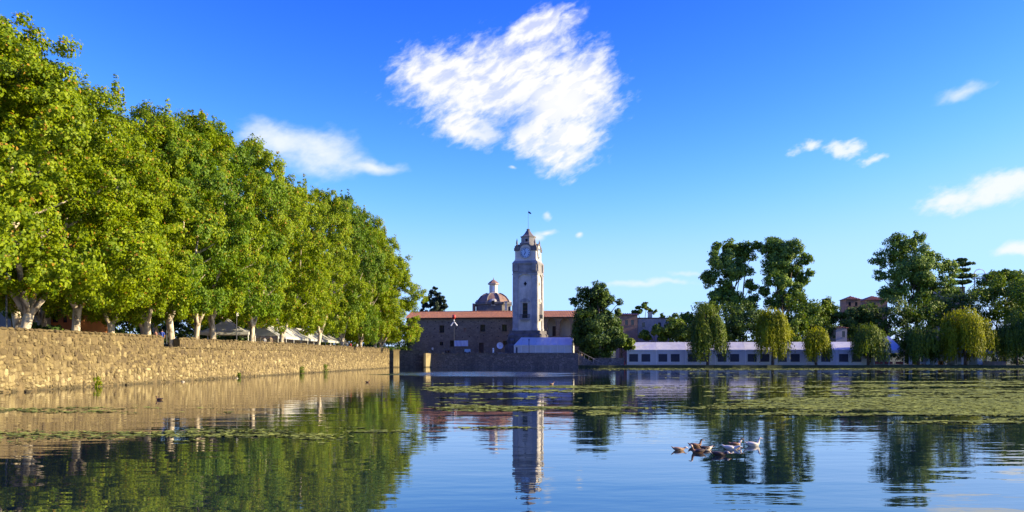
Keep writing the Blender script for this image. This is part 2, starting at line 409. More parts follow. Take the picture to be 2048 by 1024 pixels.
M['tile'] = mat_plain('clay_roof_tile', (.40, .165, .058), .8, .4, 1.6, dirt=(.22, .11, .07))
M['wood'] = mat_plain('dark_wood', (.055, .025, .014), .6, .3)
M['void'] = mat_plain('dark_room', (.008, .008, .010), .9, .2)
M['glass'] = mat_plain('window_glass', (.02, .025, .035), .08, .2)
M['cream'] = mat_plain('cream_plaster', (.62, .52, .38), .9, .15, .8)
M['brick'] = mat_plain('reddish_plaster', (.26, .165, .115), .9, .25, 1.2)
M['greige'] = mat_plain('grey_beige_plaster', (.34, .30, .27), .9, .2, .7, dirt=(.2, .18, .16))
M['dome'] = mat_plain('dome_tiles', (.26, .155, .105), .85, .35, 1.2)
M['orange'] = mat_plain('orange_plaster', (.52, .20, .06), .9, .2, .7)
M['tent'] = mat_cloth('white_tent_canvas', (.68, .67, .60), .12)
M['tent_grey'] = mat_cloth('grey_green_canvas', (.34, .42, .40), .2)
M['tent_window'] = mat_plain('clear_plastic_window', (.022, .026, .045), .55, .3)
M['metal'] = mat_plain('painted_metal', (.035, .04, .05), .5, .2)
M['white'] = mat_plain('white_paint', (.78, .77, .73), .5, .08)
M['red'] = mat_plain('red_paint', (.42, .025, .02), .5, .2)
M['redcloth'] = mat_cloth('red_cloth', (.22, .02, .025), .05)
M['blue'] = mat_plain('pale_blue_paint', (.28, .42, .55), .5, .15)
M['banner'] = mat_cloth('banner_cloth', (.62, .66, .80), .1)
M['earth'] = mat_plain('packed_earth', (.16, .12, .08), .95, .35, .6)
M['grass'] = mat_plain('bank_grass', (.045, .06, .018), .95, .5, 1.2)
def mat_weed():
    m, T, out = new_mat('pond_weed'); g = T.n('ShaderNodeNewGeometry')
    r = T.math('ADD', T.math('MULTIPLY', g.outputs['Random Per Island'], .7), T.math('MULTIPLY', T.noise(T.mapping(g.outputs['Position'], scale=(.3, 1, 1)), .35, 5, .65), .45))
    c = T.ramp(r, [(.15, (.05, .065, .012)), (.5, (.16, .19, .028)), (.9, (.36, .39, .060))])
    b = T.n('ShaderNodeBsdfPrincipled'); T.l(c, b.inputs['Base Color']); b.inputs['Roughness'].default_value = .95; b.inputs['Specular IOR Level'].default_value = .15
    T.l(b.outputs[0], out.inputs[0]); return m
M['weed'] = mat_weed()
M['water'] = mat_water()
M['hedge'] = M['leaf_dark']

# ------------------------------------------------------------------ the lie of the land
FAR = 203.0                                        # far shore of the pond
def wall_x(Y): return -37.84 + .0546 * Y           # water face of the long left wall
PROM, TERR, BANK = 3.4, 3.15, .5

g = MB(); g.add([(-3000, -500, -1.6), (3000, -500, -1.6), (3000, 5000, -1.6), (-3000, 5000, -1.6)], [(0, 1, 2, 3)])
kind(g.build('ground', M['earth']), 'structure')
g = MB(); g.add([(-40, 3, 0), (140, 3, 0), (140, 212, 0), (-40, 212, 0)], [(0, 1, 2, 3)])
kind(g.build('water', M['water']), 'structure')
g = MB(); n = 24
Ys = np.linspace(-30, 195.4, n); ring = [(wall_x(y) - .55, y) for y in Ys]
g.prism(ring + [(-37, 195.5), (-37, 213), (-26.5, 212), (-26.5, 230), (-300, 420), (-300, -30)], -1.5, PROM, 'z')
kind(g.build('promenade', M['earth']), 'structure')
g = MB(); g.prism([(-26.4, 211.3), (-19.6, 210.2), (-15, 209.2), (15, 206.0), (15, 262), (-60, 262), (-26.4, 231)], -1.5, TERR, 'z')
kind(g.build('terrace', M['earth']), 'structure')
g = MB()
edge = [(15.05, FAR + 1.2)] + [(x, FAR + .5 * math.sin(x * .21) + .25 * math.sin(x * .83)) for x in np.linspace(20, 139, 60)]
g.prism(edge + [(160, 203), (160, -30), (400, -30), (400, 300), (15.05, 300)], -1.5, BANK, 'z')
kind(g.build('bank', M['grass']), 'structure')
g = MB(); g.prism([(-60, -60), (139.9, -60), (139.9, 2.9), (-60, 2.9)], -1.5, .7, 'z')
kind(g.build('near_bank', M['grass']), 'structure')
# rising ground behind the town
vs, fs = [], []; nx, ny = 60, 16
for j in range(ny):
    for i in range(nx):
        x = -500 + 1000 * i / (nx - 1); y = 263 + 400 * j / (ny - 1)
        vs.append((x, y, -1.5 + 12 * (1 - math.exp(-(y - 263) / 120)) + 1.4 * math.sin(x * .02 + y * .01)))
for j in range(ny - 1):
    for i in range(nx - 1): a = j * nx + i; fs.append((a, a + 1, a + nx + 1, a + nx))
g = MB(); g.add(vs, fs); kind(g.build('hill', M['grass'], smooth=True), 'structure')

# ------------------------------------------------------------------ long stone wall on the left
def unit_stone(seed):
    r = random.Random(seed); n = 8; out, inn = [], []
    for j in range(n):
        t = 2 * math.pi * (j + .5) / n
        sx = max(-1, min(1, 1.28 * math.cos(t))) * .5; sz = max(-1, min(1, 1.28 * math.sin(t))) * .5
        sx *= r.uniform(.86, 1.04); sz *= r.uniform(.86, 1.04); out.append((sx, sz))
        inn.append((sx * r.uniform(.58, .86), sz * r.uniform(.55, .84), r.uniform(.55, 1.15)))
    vs = [(0, x, z) for x, z in out] + [(d, x, z) for x, z, d in inn]
    fs = [tuple(range(8, 16))] + [(j, (j + 1) % 8, 8 + (j + 1) % 8, 8 + j) for j in range(8)]
    return vs, fs
US = [unit_stone(k) for k in range(10)]
UME = []
for k, (vs, fs) in enumerate(US):
    me = bpy.data.meshes.new('stone'); me.from_pydata(vs, [], fs); me.materials.append(M['stone']); me.update(); UME.append(me)

def pond_wall():
    root = thing('pond_wall', 'long sunlit tan rubble stone wall holding the tree lined promenade above the pond', 'wall')
    t = Vector((.0546, 1, 0)).normalized(); nrm = Vector((t.y, -t.x, 0)); rz = math.atan2(-t.x, t.y)
    def face(y): return Vector((wall_x(y), y, 0))
    def core(name, y0, y1, z0, z1, th=.9, inset=.0):
        b = MB(); a0, a1 = face(y0), face(y1)
        q = [a0 - nrm * inset, a1 - nrm * inset, a1 - nrm * th, a0 - nrm * th]
        b.prism([(p.x, p.y) for p in q], z0, z1, 'z'); return b.build(name, M['mortar'], root)
    Y0, Y1 = 46.0, 196.0
    core('wall_core', Y0, Y1, -1.4, PROM - .02)
    core('parapet', Y0, 84.6, PROM, 4.30, .62)
    core('parapet', 88.2, Y1, PROM, 4.22, .62)
    # stones laid in rough courses
    allst = []
    r = random.Random(5); cell = .255
    ny, nz = int((Y1 - Y0) / cell), int(4.5 / cell); free = np.ones((ny, nz), bool)
    for jz in range(nz):                                 # fit stones of one to three cells together like rubble
        for iy in range(ny):
            if not free[iy, jz]: continue
            wmax, hmax = r.choice([1, 1, 2, 2, 3]), r.choice([1, 1, 1, 2])
            w_ = 1
            while w_ < wmax and iy + w_ < ny and free[iy + w_, jz]: w_ += 1
            h_ = hmax if jz + hmax <= nz and free[iy:iy + w_, jz:jz + hmax].all() else 1
            free[iy:iy + w_, jz:jz + h_] = False
            yc = Y0 + (iy + w_ / 2) * cell + r.uniform(-.06, .06); zc = -.15 + (jz + h_ / 2) * cell + r.uniform(-.06, .06) + .07 * math.sin(yc * .5 + jz)
            w, h = w_ * cell * r.uniform(.86, 1.16), h_ * cell * r.uniform(.86, 1.2)
            if r.random() < .05: continue
            if zc > 3.25 and 84.2 < yc < 88.5: continue
            if zc + h * .5 > 4.36 + .10 * math.sin(yc * 3.1) * (yc > 88): continue
            allst.append((yc, zc, w, h, r.uniform(.03, .12), r.randrange(10), r.uniform(-.28, .28)))
    # coping of flat uneven blocks
    y = Y0
    while y < Y1 - .3:
        w = r.uniform(.35, 1.0)
        top = 4.42 if y < 84.4 else 4.30 + r.uniform(-.10, .12)
        if not (83.9 < y + w / 2 < 88.3): allst.append((y + w / 2, top - .07, w * .98, r.uniform(.17, .30), r.uniform(.10, .20), r.randrange(10), r.uniform(-.05, .05)))
        y += w + r.uniform(0, .05) + (r.random() < .08 and y > 88) * .35
    # string course a little below the parapet
    y = 84
    while y < 194.6:
        w = r.uniform(.6, 1.4); allst.append((y + w / 2, 3.33, w, .13, r.uniform(.13, .20), r.randrange(10), 0)); y += w + .02
    vis = sorted([s for s in allst if s[0] > 60.2 and s[1] > .02], key=lambda s: s[0] * 1.0 - s[2] * s[3] * 14)
    near = set(id(s) for s in vis[:290])
    big = MB()
    for s in allst:
        yc, zc, w, h, d, k, roll = s
        base = face(yc) + Vector((0, 0, zc))
        if id(s) in near:
            o = link('stone', UME[k], root, base); o.rotation_euler = (roll, 0, rz); o.scale = (d, w, h)
        else:
            vs, fs = US[k]; cr, sr = math.cos(roll), math.sin(roll); pts = []
            for (a, u, v) in vs:
                u, v = u * w, v * h; u, v = u * cr - v * sr, u * sr + v * cr
                q = base + nrm * (a * d) + t * u; pts.append((q.x, q.y, q.z + v))
            big.add(pts, fs)
    me = bpy.data.meshes.new('stonework'); me.from_pydata(big.v, [], big.f); me.materials.append(M['stone']); me.update()
    kind(link('stonework', me, root), 'stuff')
    # loose stones fallen at the foot of the wall
    return root
pond_wall()

def fallen(px, py, s, label):
    Y = WY(py); vs, fs = US[int(px) % 10]
    b = MB(); b.lathe([(.45 * s, -.2 * s), (.6 * s, .0), (.52 * s, .22 * s), (.25 * s, .36 * s)], 7)
    r = random.Random(px); b.v = [(x * r.uniform(.8, 1.2), y * r.uniform(.7, 1.1), z * r.uniform(.8, 1.2)) for x, y, z in b.v]
    tag(b.build('fallen_stone', M['stone'] if px < 300 else M['cream'], loc=(XA(px, Y), Y, 0)), label, 'stone', 'loose stones at the foot of the pond wall')
fallen(366, 764, .28, 'white loose stone at the waterline below the gap in the wall')
fallen(255, 770, .4, 'small tan stone at the waterline right of the green tuft')
fallen(474, 757, .26, 'small pale stone at the wall foot, right of the white loose stone')
fallen(54, 784, .4, 'tan stone in the water at the near end of the pond wall')

# the dark return wall, its lit buttress, and the far embankment
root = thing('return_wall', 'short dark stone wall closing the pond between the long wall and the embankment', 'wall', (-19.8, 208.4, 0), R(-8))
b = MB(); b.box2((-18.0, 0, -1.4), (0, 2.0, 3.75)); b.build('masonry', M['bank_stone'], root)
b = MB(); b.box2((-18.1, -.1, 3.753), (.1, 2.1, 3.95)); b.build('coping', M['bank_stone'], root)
root = thing('buttress', 'narrow sunlit stone buttress standing in the water at the end of the long wall', 'buttress')
b = MB(); b.prism([(XA(787, 204.5), 204.5), (XA(797.5, 204.5), 205.55), (XA(787, 204.5), 205.55)], -1.4, 3.9, 'z'); b.build('shaft', M['stone'], root)
b = MB(); b.prism([(XA(786, 204.3), 204.3), (XA(799, 204.3), 205.58), (XA(786, 204.3), 205.58)], 3.903, 4.1, 'z'); b.build('cap', M['stone'], root)
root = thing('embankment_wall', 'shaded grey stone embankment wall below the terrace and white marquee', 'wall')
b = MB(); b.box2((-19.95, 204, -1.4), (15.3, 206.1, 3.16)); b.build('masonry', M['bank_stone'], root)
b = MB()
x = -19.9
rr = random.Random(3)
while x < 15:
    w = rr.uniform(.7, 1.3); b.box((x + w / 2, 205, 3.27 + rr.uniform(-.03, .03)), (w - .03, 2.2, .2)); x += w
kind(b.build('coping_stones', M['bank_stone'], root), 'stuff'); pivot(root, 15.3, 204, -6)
root = thing('stone_pier', 'bright sunlit stone pier at the left corner of the shaded embankment', 'pier')
xa, xb = XA(848, 206.6), XA(862, 207)
b = MB(); b.prism([(xa, 205.9), (xa + .5, 205.9), (xb, 207.5), (xa, 208.3)], -1.4, 3.3, 'z'); b.build('shaft', M['stone'], root)

# ------------------------------------------------------------------ trees
def leaf_faces(cen, out_dir, size, width=.7, fold=.18, up=.35, jit=1.0, droop=False):
    N = len(cen)
    nr = out_dir + rng.normal(0, .75 * jit, (N, 3)); nr[:, 2] += up
    nr /= np.linalg.norm(nr, axis=1, keepdims=True) + 1e-9
    t = rng.normal(0, 1, (N, 3))
    if droop: t = rng.normal(0, .16, (N, 3)); t[:, 2] -= 1
    t -= nr * np.sum(t * nr, axis=1, keepdims=True); t /= np.linalg.norm(t, axis=1, keepdims=True) + 1e-9
    b = np.cross(nr, t); s = (size * rng.uniform(.5, 1.45, N))[:, None]
    v = np.empty((N, 4, 3))
    v[:, 0] = cen - t * s * .5; v[:, 2] = cen + t * s * .5
    v[:, 1] = cen + b * s * width * .5 + nr * s * fold; v[:, 3] = cen - b * s * width * .5 + nr * s * fold
    return v.reshape(-1, 3), np.arange(N * 4).reshape(N, 4)

def clump_leaves(clumps, per, size, **kw):
    """clumps: list of (x, y, z, r); leaves sit in a fuzzy shell round each clump's centre"""
    c = np.array(clumps); mid = c[:, :3].mean(0); n = np.maximum(8, (per * (c[:, 3] / c[:, 3].mean()) ** 2).astype(int))
    idx = np.repeat(np.arange(len(c)), n); N = len(idx)
    d = rng.normal(0, 1, (N, 3)); d /= np.linalg.norm(d, axis=1, keepdims=True)
    rad = c[idx, 3] * rng.uniform(.15, 1, N) ** .5 * rng.uniform(.75, 1.15, N)
    flat = np.array([1, 1, .78])
    p = c[idx, :3] + d * rad[:, None] * flat
    o = p - mid; o[:, 2] *= .5; o /= np.linalg.norm(o, axis=1, keepdims=True) + 1e-6
    return leaf_faces(p, d + o * 1.1, size, **kw)

def limb_path(a, b, bend, k=6, seed=0):
    r = random.Random(seed); a, b = Vector(a), Vector(b); out = []
    side = Vector((r.uniform(-1, 1), r.uniform(-1, 1), 0)) * bend
    for i in range(k):
        t = i / (k - 1); q = a.lerp(b, t) + side * math.sin(t * math.pi) + Vector((0, 0, -bend * .5 * math.sin(t * math.pi)))
        if 0 < i < k - 1: q += Vector((r.uniform(-1, 1), r.uniform(-1, 1), r.uniform(-1, 1))) * bend * .25
        out.append(q)
    return out

def plane_tree_parts(seed, leaf, per=84, size=.235, H=21.5, RX=7.7):
    """one plane tree at the origin: pale forked trunk, limbs, broad ovoid crown"""
    r = random.Random(seed)
    fork = r.uniform(2.2, 3.2); lean = Vector((r.uniform(-.3, .5), r.uniform(-.3, .3), 0))
    tr = MB(); top = Vector((0, 0, fork)) + lean
    tr.tube([(0, 0, -.3), (0, 0, .05), (lean.x * .2, lean.y * .2, .5), tuple(Vector((0, 0, fork * .6)) + lean * .55), tuple(top), tuple(top + Vector((0, 0, .45)))], [.50, .44, .36, .33, .36, .24], 10)
    limbs = []
    nl = r.choice([3, 4, 4])
    ends = []
    for k in range(nl):
        a = 2 * math.pi * (k + r.uniform(-.25, .25)) / nl
        e = top + Vector((math.cos(a) * r.uniform(1.5, 2.6), math.sin(a) * r.uniform(1.5, 2.6), r.uniform(3.0, 4.6)))
        e2 = e + Vector((math.cos(a) * r.uniform(.4, 1.6), math.sin(a) * r.uniform(.4, 1.6), r.uniform(4.5, 7.5)))
        mb = MB(); p1 = limb_path(top - Vector((0, 0, .15)), e, .25, 5, seed * 10 + k); p2 = limb_path(e, e2, .4, 5, seed * 11 + k)
        pts = p1 + p2[1:]; mb.tube(pts, [.25 - .019 * i for i in range(len(pts))], 8)
        for q in range(5):
            s = pts[3 + q]; a2 = a + r.uniform(-1.5, 1.5)
            en = s + Vector((math.cos(a2) * r.uniform(2, 3.8), math.sin(a2) * r.uniform(2, 3.8), r.uniform(.8, 3.4)))
            mb.tube(limb_path(s, en, .3, 5, seed * 31 + k * 7 + q), [.15, .12, .09, .06, .03], 6); ends.append(en)
        limbs.append(mb)
    cl = []
    z0, zt = 3.5, H
    nlobe = 78; k = 0
    while k < nlobe:
        u = (k + r.random()) / nlobe; z = z0 + (zt - z0) * u
        prof = (math.sin(math.pi * min(1, (u * .84 + .16)) ** .85)) ** .60
        a = 2.399963 * k + r.uniform(-.5, .5)
        q = RX * prof * r.choice([.45, .72, .86, .95, 1.0, 1.08, .3]); R0 = r.uniform(1.25, 2.35)
        L = Vector((lean.x + q * math.cos(a), lean.y + q * math.sin(a), z)); k += 1
        out = Vector((math.cos(a), math.sin(a), .35))
        for _ in range(10):
            d = (Vector((r.gauss(0, 1), r.gauss(0, 1), r.gauss(0, 1))).normalized() + out * .35) * R0 * r.uniform(.45, .95)
            cl.append((L.x + d.x, L.y + d.y, max(1.6, L.z + d.z * .8), R0 * r.uniform(.26, .46)))
    for k in range(9):                                   # leading shoots that break the outline
        a, q = r.uniform(0, 6.28), r.uniform(0, .5) * RX; zb = H * r.uniform(.9, 1.0)
        for j in range(4): cl.append((q * math.cos(a), q * math.sin(a), zb + j * .55, .55 - .09 * j))
    for k in range(7):                                   # drooping skirts
        a = r.uniform(0, 6.28); q = RX * r.uniform(.7, 1.02)
        for j in range(4): cl.append((q * math.cos(a), q * math.sin(a), z0 + 1.6 - j * .55, .75 - .1 * j))
    for e in ends: cl.append((e.x, e.y, e.z, 1.2))
    v, f = clump_leaves(cl, per, size)
    return tr, limbs, (v, f, leaf)

GROUP_PLANE = 'plane trees lining the promenade'
protos = []
def plane_proto(seed, leafname, **kw):
    tr, limbs, (v, f, _) = plane_tree_parts(seed, leafname, **kw)
    root = thing('plane_tree', 'x', 'tree', group=GROUP_PLANE)
    tr.build('trunk', M['bark_plane'], root, smooth=True)
    for l in limbs: l.build('limb', M['bark_plane'], root, smooth=True)
    kind(link('crown', np_mesh('crown', v, f, M[leafname]), root), 'stuff')
    return root
PT = [plane_proto(s, 'leaf_plane') for s in (1, 2, 3, 4)] + [plane_proto(5, 'leaf_plane_dark')]
used = [False] * len(PT)
def place_plane(k, x, y, rz, sc, label, z=PROM, group=GROUP_PLANE):
    if not used[k]:
        o = PT[k]; used[k] = True; o.location = (x, y, z); o.rotation_euler = (0, 0, rz); o.scale = sc
        o['label'] = label; o['group'] = group; return o
    return dup(PT[k], (x, y, z), rz, label, sc, group)
def trunk_Y(px, off): return (37.84 + off) / (.0546 - (px - HX) / F)
front = [  # trunk px, variant, rotation, width scale, height scale, set back, label
    (-55, 1, .6, 1.05, 1.04, 3.2, 'tallest plane tree at the near end of the wall, cut by the frame'),
    (45, 0, .3, 1.05, 0.95, 3.0, 'plane tree with a short leaning trunk beside the dark lamp post, nearest full trunk'),
    (150, 1, 2.2, 0.99, 0.98, 3.0, 'plane tree with a thick pale V-forked trunk in front of the orange house'),
    (225, 2, 4.0, 0.86, 0.80, 3.0, 'plane tree with a stout pale trunk between the V-forked one and the slim one'),
    (297, 3, 1.1, 0.90, 1.03, 2.8, 'plane tree with a slim whitish trunk just before the gap in the parapet'),
    (345, 4, 2.7, 0.88, 1.00, .9, 'plane tree with a forked trunk rooted in the gap of the parapet'),
    (392, 0, 5.1, 0.90, 1.17, 3.0, 'plane tree with a pale trunk just past the gap, left of the peaked tent'),
    (428, 4, 3.3, 0.99, 1.18, 3.0, 'dark leaved plane tree whose trunk stands before the peaked white tent'),
    (503, 2, 1.6, 0.95, 1.22, 3.0, 'plane tree with a dark forked trunk at the right edge of the peaked tent'),
    (563, 3, 4.4, 0.90, 1.11, 3.0, 'plane tree in front of the long marquee, first past the two standing people'),
    (635, 1, .2, 0.90, 1.20, 3.0, 'plane tree in front of the far half of the long marquee'),
    (682, 4, 5.6, 0.93, 1.28, 2.8, 'plane tree with a thin pale fork beside the strollers in white and red'),
    (722, 2, 2.9, 0.88, 1.27, 2.4, 'next to last plane tree of the front row, towards the stone building'),
    (752, 0, 3.9, 1.10, 1.17, 1.6, 'plane tree second from the far end of the row, above the wall end'),
]
place_plane(3, -28.9, 194.6, 2.0, (1.12, 1.12, 1.0), 'last plane tree of the row, drooping over the water by the buttress', PROM - .9)
for px, k, rz, sw, sh, off, lab in front:
    Y = trunk_Y(px, off); sink = 1.3 * max(0, min(1, (px - 480) / 200)); place_plane(k, XA(px, Y), Y, rz, (sw, sw, sh + sink * .05), lab, PROM - sink)
back = [(-40, 72, 3, 1.0), (-47, 88, 2, 1.02), (-42.5, 103, 0, .96), (-47, 118, 1, 1.0), (-44, 136, 4, 1.0), (-47, 158, 3, 1.0), (-43, 178, 2, 1.0), (-40, 196, 1, .92), (-35, 206, 0, .88)]
BACKLAB = ['behind the nearest full trunk', 'left of the V-forked trunk', 'behind the slim whitish trunk', 'behind the gap in the parapet', 'behind the peaked white tent', 'at the right of the peaked tent', 'behind the middle of the long marquee', 'behind the far half of the long marquee', 'over the far end of the long marquee']
for i, (x, y, k, s) in enumerate(back):
    place_plane(k, x, y, i * 1.3, (s, s, s * 1.05), 'plane tree of the back row, half hidden, ' + BACKLAB[i], group='plane trees of the back row')

def blob_tree(name, label, cat, px_base, Y, lobes, leaf, size=.5, per=70, z0=BANK, sub=9, trunk_r=.45, bark='bark_dark', group=None, squash=1.0, branchy=True, depth=.8, seed=0, fine=.42, stems=1):
    """a tree whose crown is made of lobes (px, py, radius in px) at its real distance Y"""
    r = random.Random(seed + int(px_base)); bx = XA(px_base, Y); k = Y / F
    root = thing(name, label, cat, (bx, Y, z0), 0, group)
    cl, cents = [], []
    for px, py, rp in lobes:
        L = Vector((XA(px, Y) - bx, r.uniform(-1, 1) * depth * rp * k * .8, ZA(py, Y) - z0)); R0 = rp * k
        cents.append((L, R0))
        for _ in range(sub):
            d = Vector((r.gauss(0, 1), r.gauss(0, 1), r.gauss(0, 1))).normalized() * R0 * r.uniform(.35, .92)
            cl.append((L.x + d.x, L.y + d.y, max(.8, L.z + d.z * squash), R0 * fine * r.uniform(.7, 1.25)))
    v, f = clump_leaves(cl, per, size)
    topz = max(c[0].z for c in cents); low = min(c[0].z - c[1] * .4 for c in cents); low = max(1.5, low)
    tr = MB(); cx = sum(c[0].x for c in cents) / len(cents)
    for s in range(stems):
        ox = (s - (stems - 1) / 2) * trunk_r * 2.2
        tgt = Vector((cx * .8 + ox * 4, 0, topz * .8)); tr.tube(limb_path((ox, 0, -.3), tgt, .35, 7, seed + s), [trunk_r * (1.15 - .15 * i) for i in range(7)], 8)
    tr.build('trunk', M[bark], root, smooth=True)
    if branchy:
        lm = MB()
        for L, R0 in cents:
            a = Vector((cx * .8 * min(1, L.z / topz), 0, max(low * .7, L.z * .62 - R0 * .3)))
            lm.tube(limb_path(a, L, .3, 5, seed + 3), [trunk_r * q for q in (.42, .34, .26, .18, .08)], 6)
        kind(lm.build('branches', M[bark], root, smooth=True), 'stuff')
    kind(link('crown', np_mesh('crown', v, f, M[leaf]), root), 'stuff')
    return root

# tall trees over the right bank
blob_tree('tall_tree', 'tall dark airy tree with several thin stems, left one of the tallest pair', 'tree', 1470, 238,
          [(1437, 520, 27), (1420, 558, 20), (1462, 498, 20), (1492, 503, 24), (1482, 540, 26), (1514, 492, 12), (1448, 582, 22), (1500, 572, 16), (1410, 553, 11), (1455, 545, 24), (1432, 494, 12), (1432, 602, 22), (1470, 606, 22), (1506, 604, 18)],
          'leaf_euc', .50, 85, sub=24, trunk_r=.42, stems=3, seed=2, fine=.40)
blob_tree('tall_tree', 'tallest tree of the right bank with a bright lit crown, above the yellow willow', 'tree', 1562, 236,
          [(1550, 487, 25), (1578, 500, 25), (1545, 525, 26), (1585, 540, 26), (1612, 518, 16), (1606, 556, 18), (1562, 566, 24), (1530, 582, 13), (1528, 498, 12), (1563, 520, 26), (1620, 545, 10), (1562, 600, 26), (1592, 585, 20), (1545, 556, 20)],
          'leaf_euc', .50, 85, sub=24, trunk_r=.45, stems=2, seed=5, fine=.40)
blob_tree('tall_tree', 'broad tall tree with sky showing through its crown, behind the peaked marquee end', 'tree', 1822, 240,
          [(1790, 488, 24), (1835, 478, 18), (1765, 517, 20), (1830, 515, 30), (1868, 520, 22), (1896, 540, 22), (1795, 545, 30), (1850, 565, 34), (1760, 550, 15), (1810, 490, 20), (1800, 585, 26), (1890, 575, 26), (1772, 592, 24), (1840, 545, 32), (1840, 600, 30), (1875, 600, 24), (1800, 515, 26)],
          'leaf_euc', .50, 85, sub=22, trunk_r=.55, stems=2, seed=9, fine=.40)
# darker trees in the middle band
mid = [
    ('dark round tree behind the hipped left end of the long marquee', 1352, 226, [(1350, 650, 20), (1365, 668, 18), (1338, 668, 16)], 'leaf_mid'),
    ('broad dark tree left of the tallest pair, just above the green willow', 1392, 232, [(1375, 640, 22), (1400, 628, 24), (1425, 625, 22), (1395, 660, 26)], 'leaf_mid'),
    ('dark tree filling the gap below the left tall tree', 1480, 228, [(1460, 630, 28), (1490, 620, 26), (1500, 650, 28), (1470, 660, 28), (1515, 630, 18)], 'leaf_dark'),
    ('dark leafy tree between the tallest tree and the hipped tower house', 1610, 230, [(1590, 610, 26), (1620, 615, 28), (1645, 625, 24), (1605, 640, 30), (1640, 650, 26), (1655, 605, 12)], 'leaf_mid'),
    ('leafy green tree just right of the bright yellow green willow, above the marquee roof', 1588, 224, [(1578, 655, 20), (1600, 645, 22), (1590, 668, 20), (1572, 640, 16)], 'leaf_mid'),
    ('dark tree right below the hipped tower house', 1680, 232, [(1665, 630, 20), (1700, 640, 24), (1720, 630, 20), (1705, 660, 20), (1665, 615, 12)], 'leaf_dark'),
    ('dark green tree under the broad tall tree', 1765, 230, [(1745, 625, 26), (1780, 620, 28), (1765, 650, 28), (1800, 640, 24)], 'leaf_dark'),
    ('dense dark tree behind the dark round willow', 1845, 230, [(1825, 625, 28), (1860, 625, 28), (1845, 655, 28)], 'leaf_mid'),
    ('dark tree behind the dome shaped yellow willow', 1905, 234, [(1890, 610, 28), (1925, 605, 28), (1910, 640, 30), (1880, 640, 22)], 'leaf_dark'),
    ('big dark spreading tree at the far right behind the person on the shore', 1985, 236, [(1955, 600, 28), (1990, 580, 28), (2020, 572, 28), (2000, 620, 34), (1970, 645, 30), (2035, 610, 30), (2045, 565, 22)], 'leaf_mid'),
    ('dark tree at the right edge of the view', 2065, 228, [(2050, 590, 32), (2085, 570, 34), (2070, 620, 34), (2100, 620, 30)], 'leaf_mid'),
    ('small dark tree beside the low houses right of the big willow', 1295, 226, [(1290, 672, 12), (1310, 664, 13), (1325, 672, 12)], 'leaf_mid'),
    ('low bushy tree at the foot of the big dark willow', 1245, 218, [(1240, 680, 16), (1258, 690, 14), (1232, 660, 12)], 'leaf_mid'),
]
for i, (lab, px, Y, lobes, leaf) in enumerate(mid):
    blob_tree('leafy_tree', lab, 'tree', px, Y, lobes, leaf, .50, 75, sub=18, fine=.46, seed=20 + i, trunk_r=.35, group='trees behind the marquees')
blob_tree('distant_tree', 'yellowish thin tree showing above the roofs right of the big willow', 'tree', 1287, 300, [(1275, 620, 10), (1292, 614, 11), (1306, 622, 9), (1266, 626, 7)], 'leaf_mid', .8, 40, z0=0, sub=6, seed=3)
blob_tree('distant_tree', 'small far tree above the low grey roof with the chimney', 'tree', 1330, 300, [(1325, 632, 8), (1345, 640, 14), (1375, 640, 16)], 'leaf_dark', .8, 40, z0=0, sub=6, seed=4)
# flat-tiered cedar at the right and the conifer behind the old building
def tiered(name, label, px, Y, top, base, tiers, z0, leaf='leaf_conifer', seed=1, size=.5):
    r = random.Random(seed); bx = XA(px, Y); k = Y / F
    root = thing(name, label, 'tree', (bx, Y, z0)); cl = []
    lm = MB(); zt = ZA(top, Y) - z0
    lm.tube([(0, 0, -.3), (.1, 0, zt * .5), (0, 0, zt)], [.5, .32, .06], 8); lm.build('trunk', M['bark_dark'], root)
    bm_ = MB()
    for py, half in tiers:
        z = ZA(py, Y) - z0
        for q in range(9):
            a = 2 * math.pi * (q + r.random()) / 9; L = half * k * r.uniform(.6, 1.1); ex, ey = math.cos(a) * L, math.sin(a) * L
            bm_.tube([(0, 0, z - .5), (ex * .5, ey * .5, z), (ex, ey, z + .25)], [.13, .09, .03], 5)
            for s in range(4):
                t = .35 + .65 * s / 3; cl.append((ex * t + r.uniform(-.4, .4), ey * t + r.uniform(-.4, .4), z + .1 + .25 * t + r.uniform(-.2, .2), max(.5, half * k * .2)))
    kind(bm_.build('branches', M['bark_dark'], root), 'stuff')
    v, f = clump_leaves(cl, 55, size); kind(link('crown', np_mesh('crown', v, f, M[leaf]), root), 'stuff')
blob_tree('conifer', 'dark ragged conifer rising behind the tiled roof of the old stone building', 'tree', 870, 262,
          [(869, 577, 5), (866, 587, 9), (876, 592, 9), (858, 599, 10), (882, 602, 11), (870, 604, 12), (850, 612, 9), (890, 612, 9), (866, 616, 14), (880, 620, 14), (848, 622, 9)], 'leaf_conifer', .5, 60, z0=TERR, sub=9, seed=4, trunk_r=.3, fine=.42)
tiered('cedar_tree', 'flat topped dark cedar with open tiers at the far right skyline', 2010, 262, 540, 600, [(547, 30), (556, 48), (568, 52), (585, 50)], 0, 'leaf_mid', seed=8, size=.6)
tiered('pine_tree', 'dark flat crowned pine between the broad tall tree and the white frame', 1925, 262, 516, 600, [(522, 10), (530, 20), (542, 16), (554, 22), (566, 22)], 0, 'leaf_dark', seed=3)

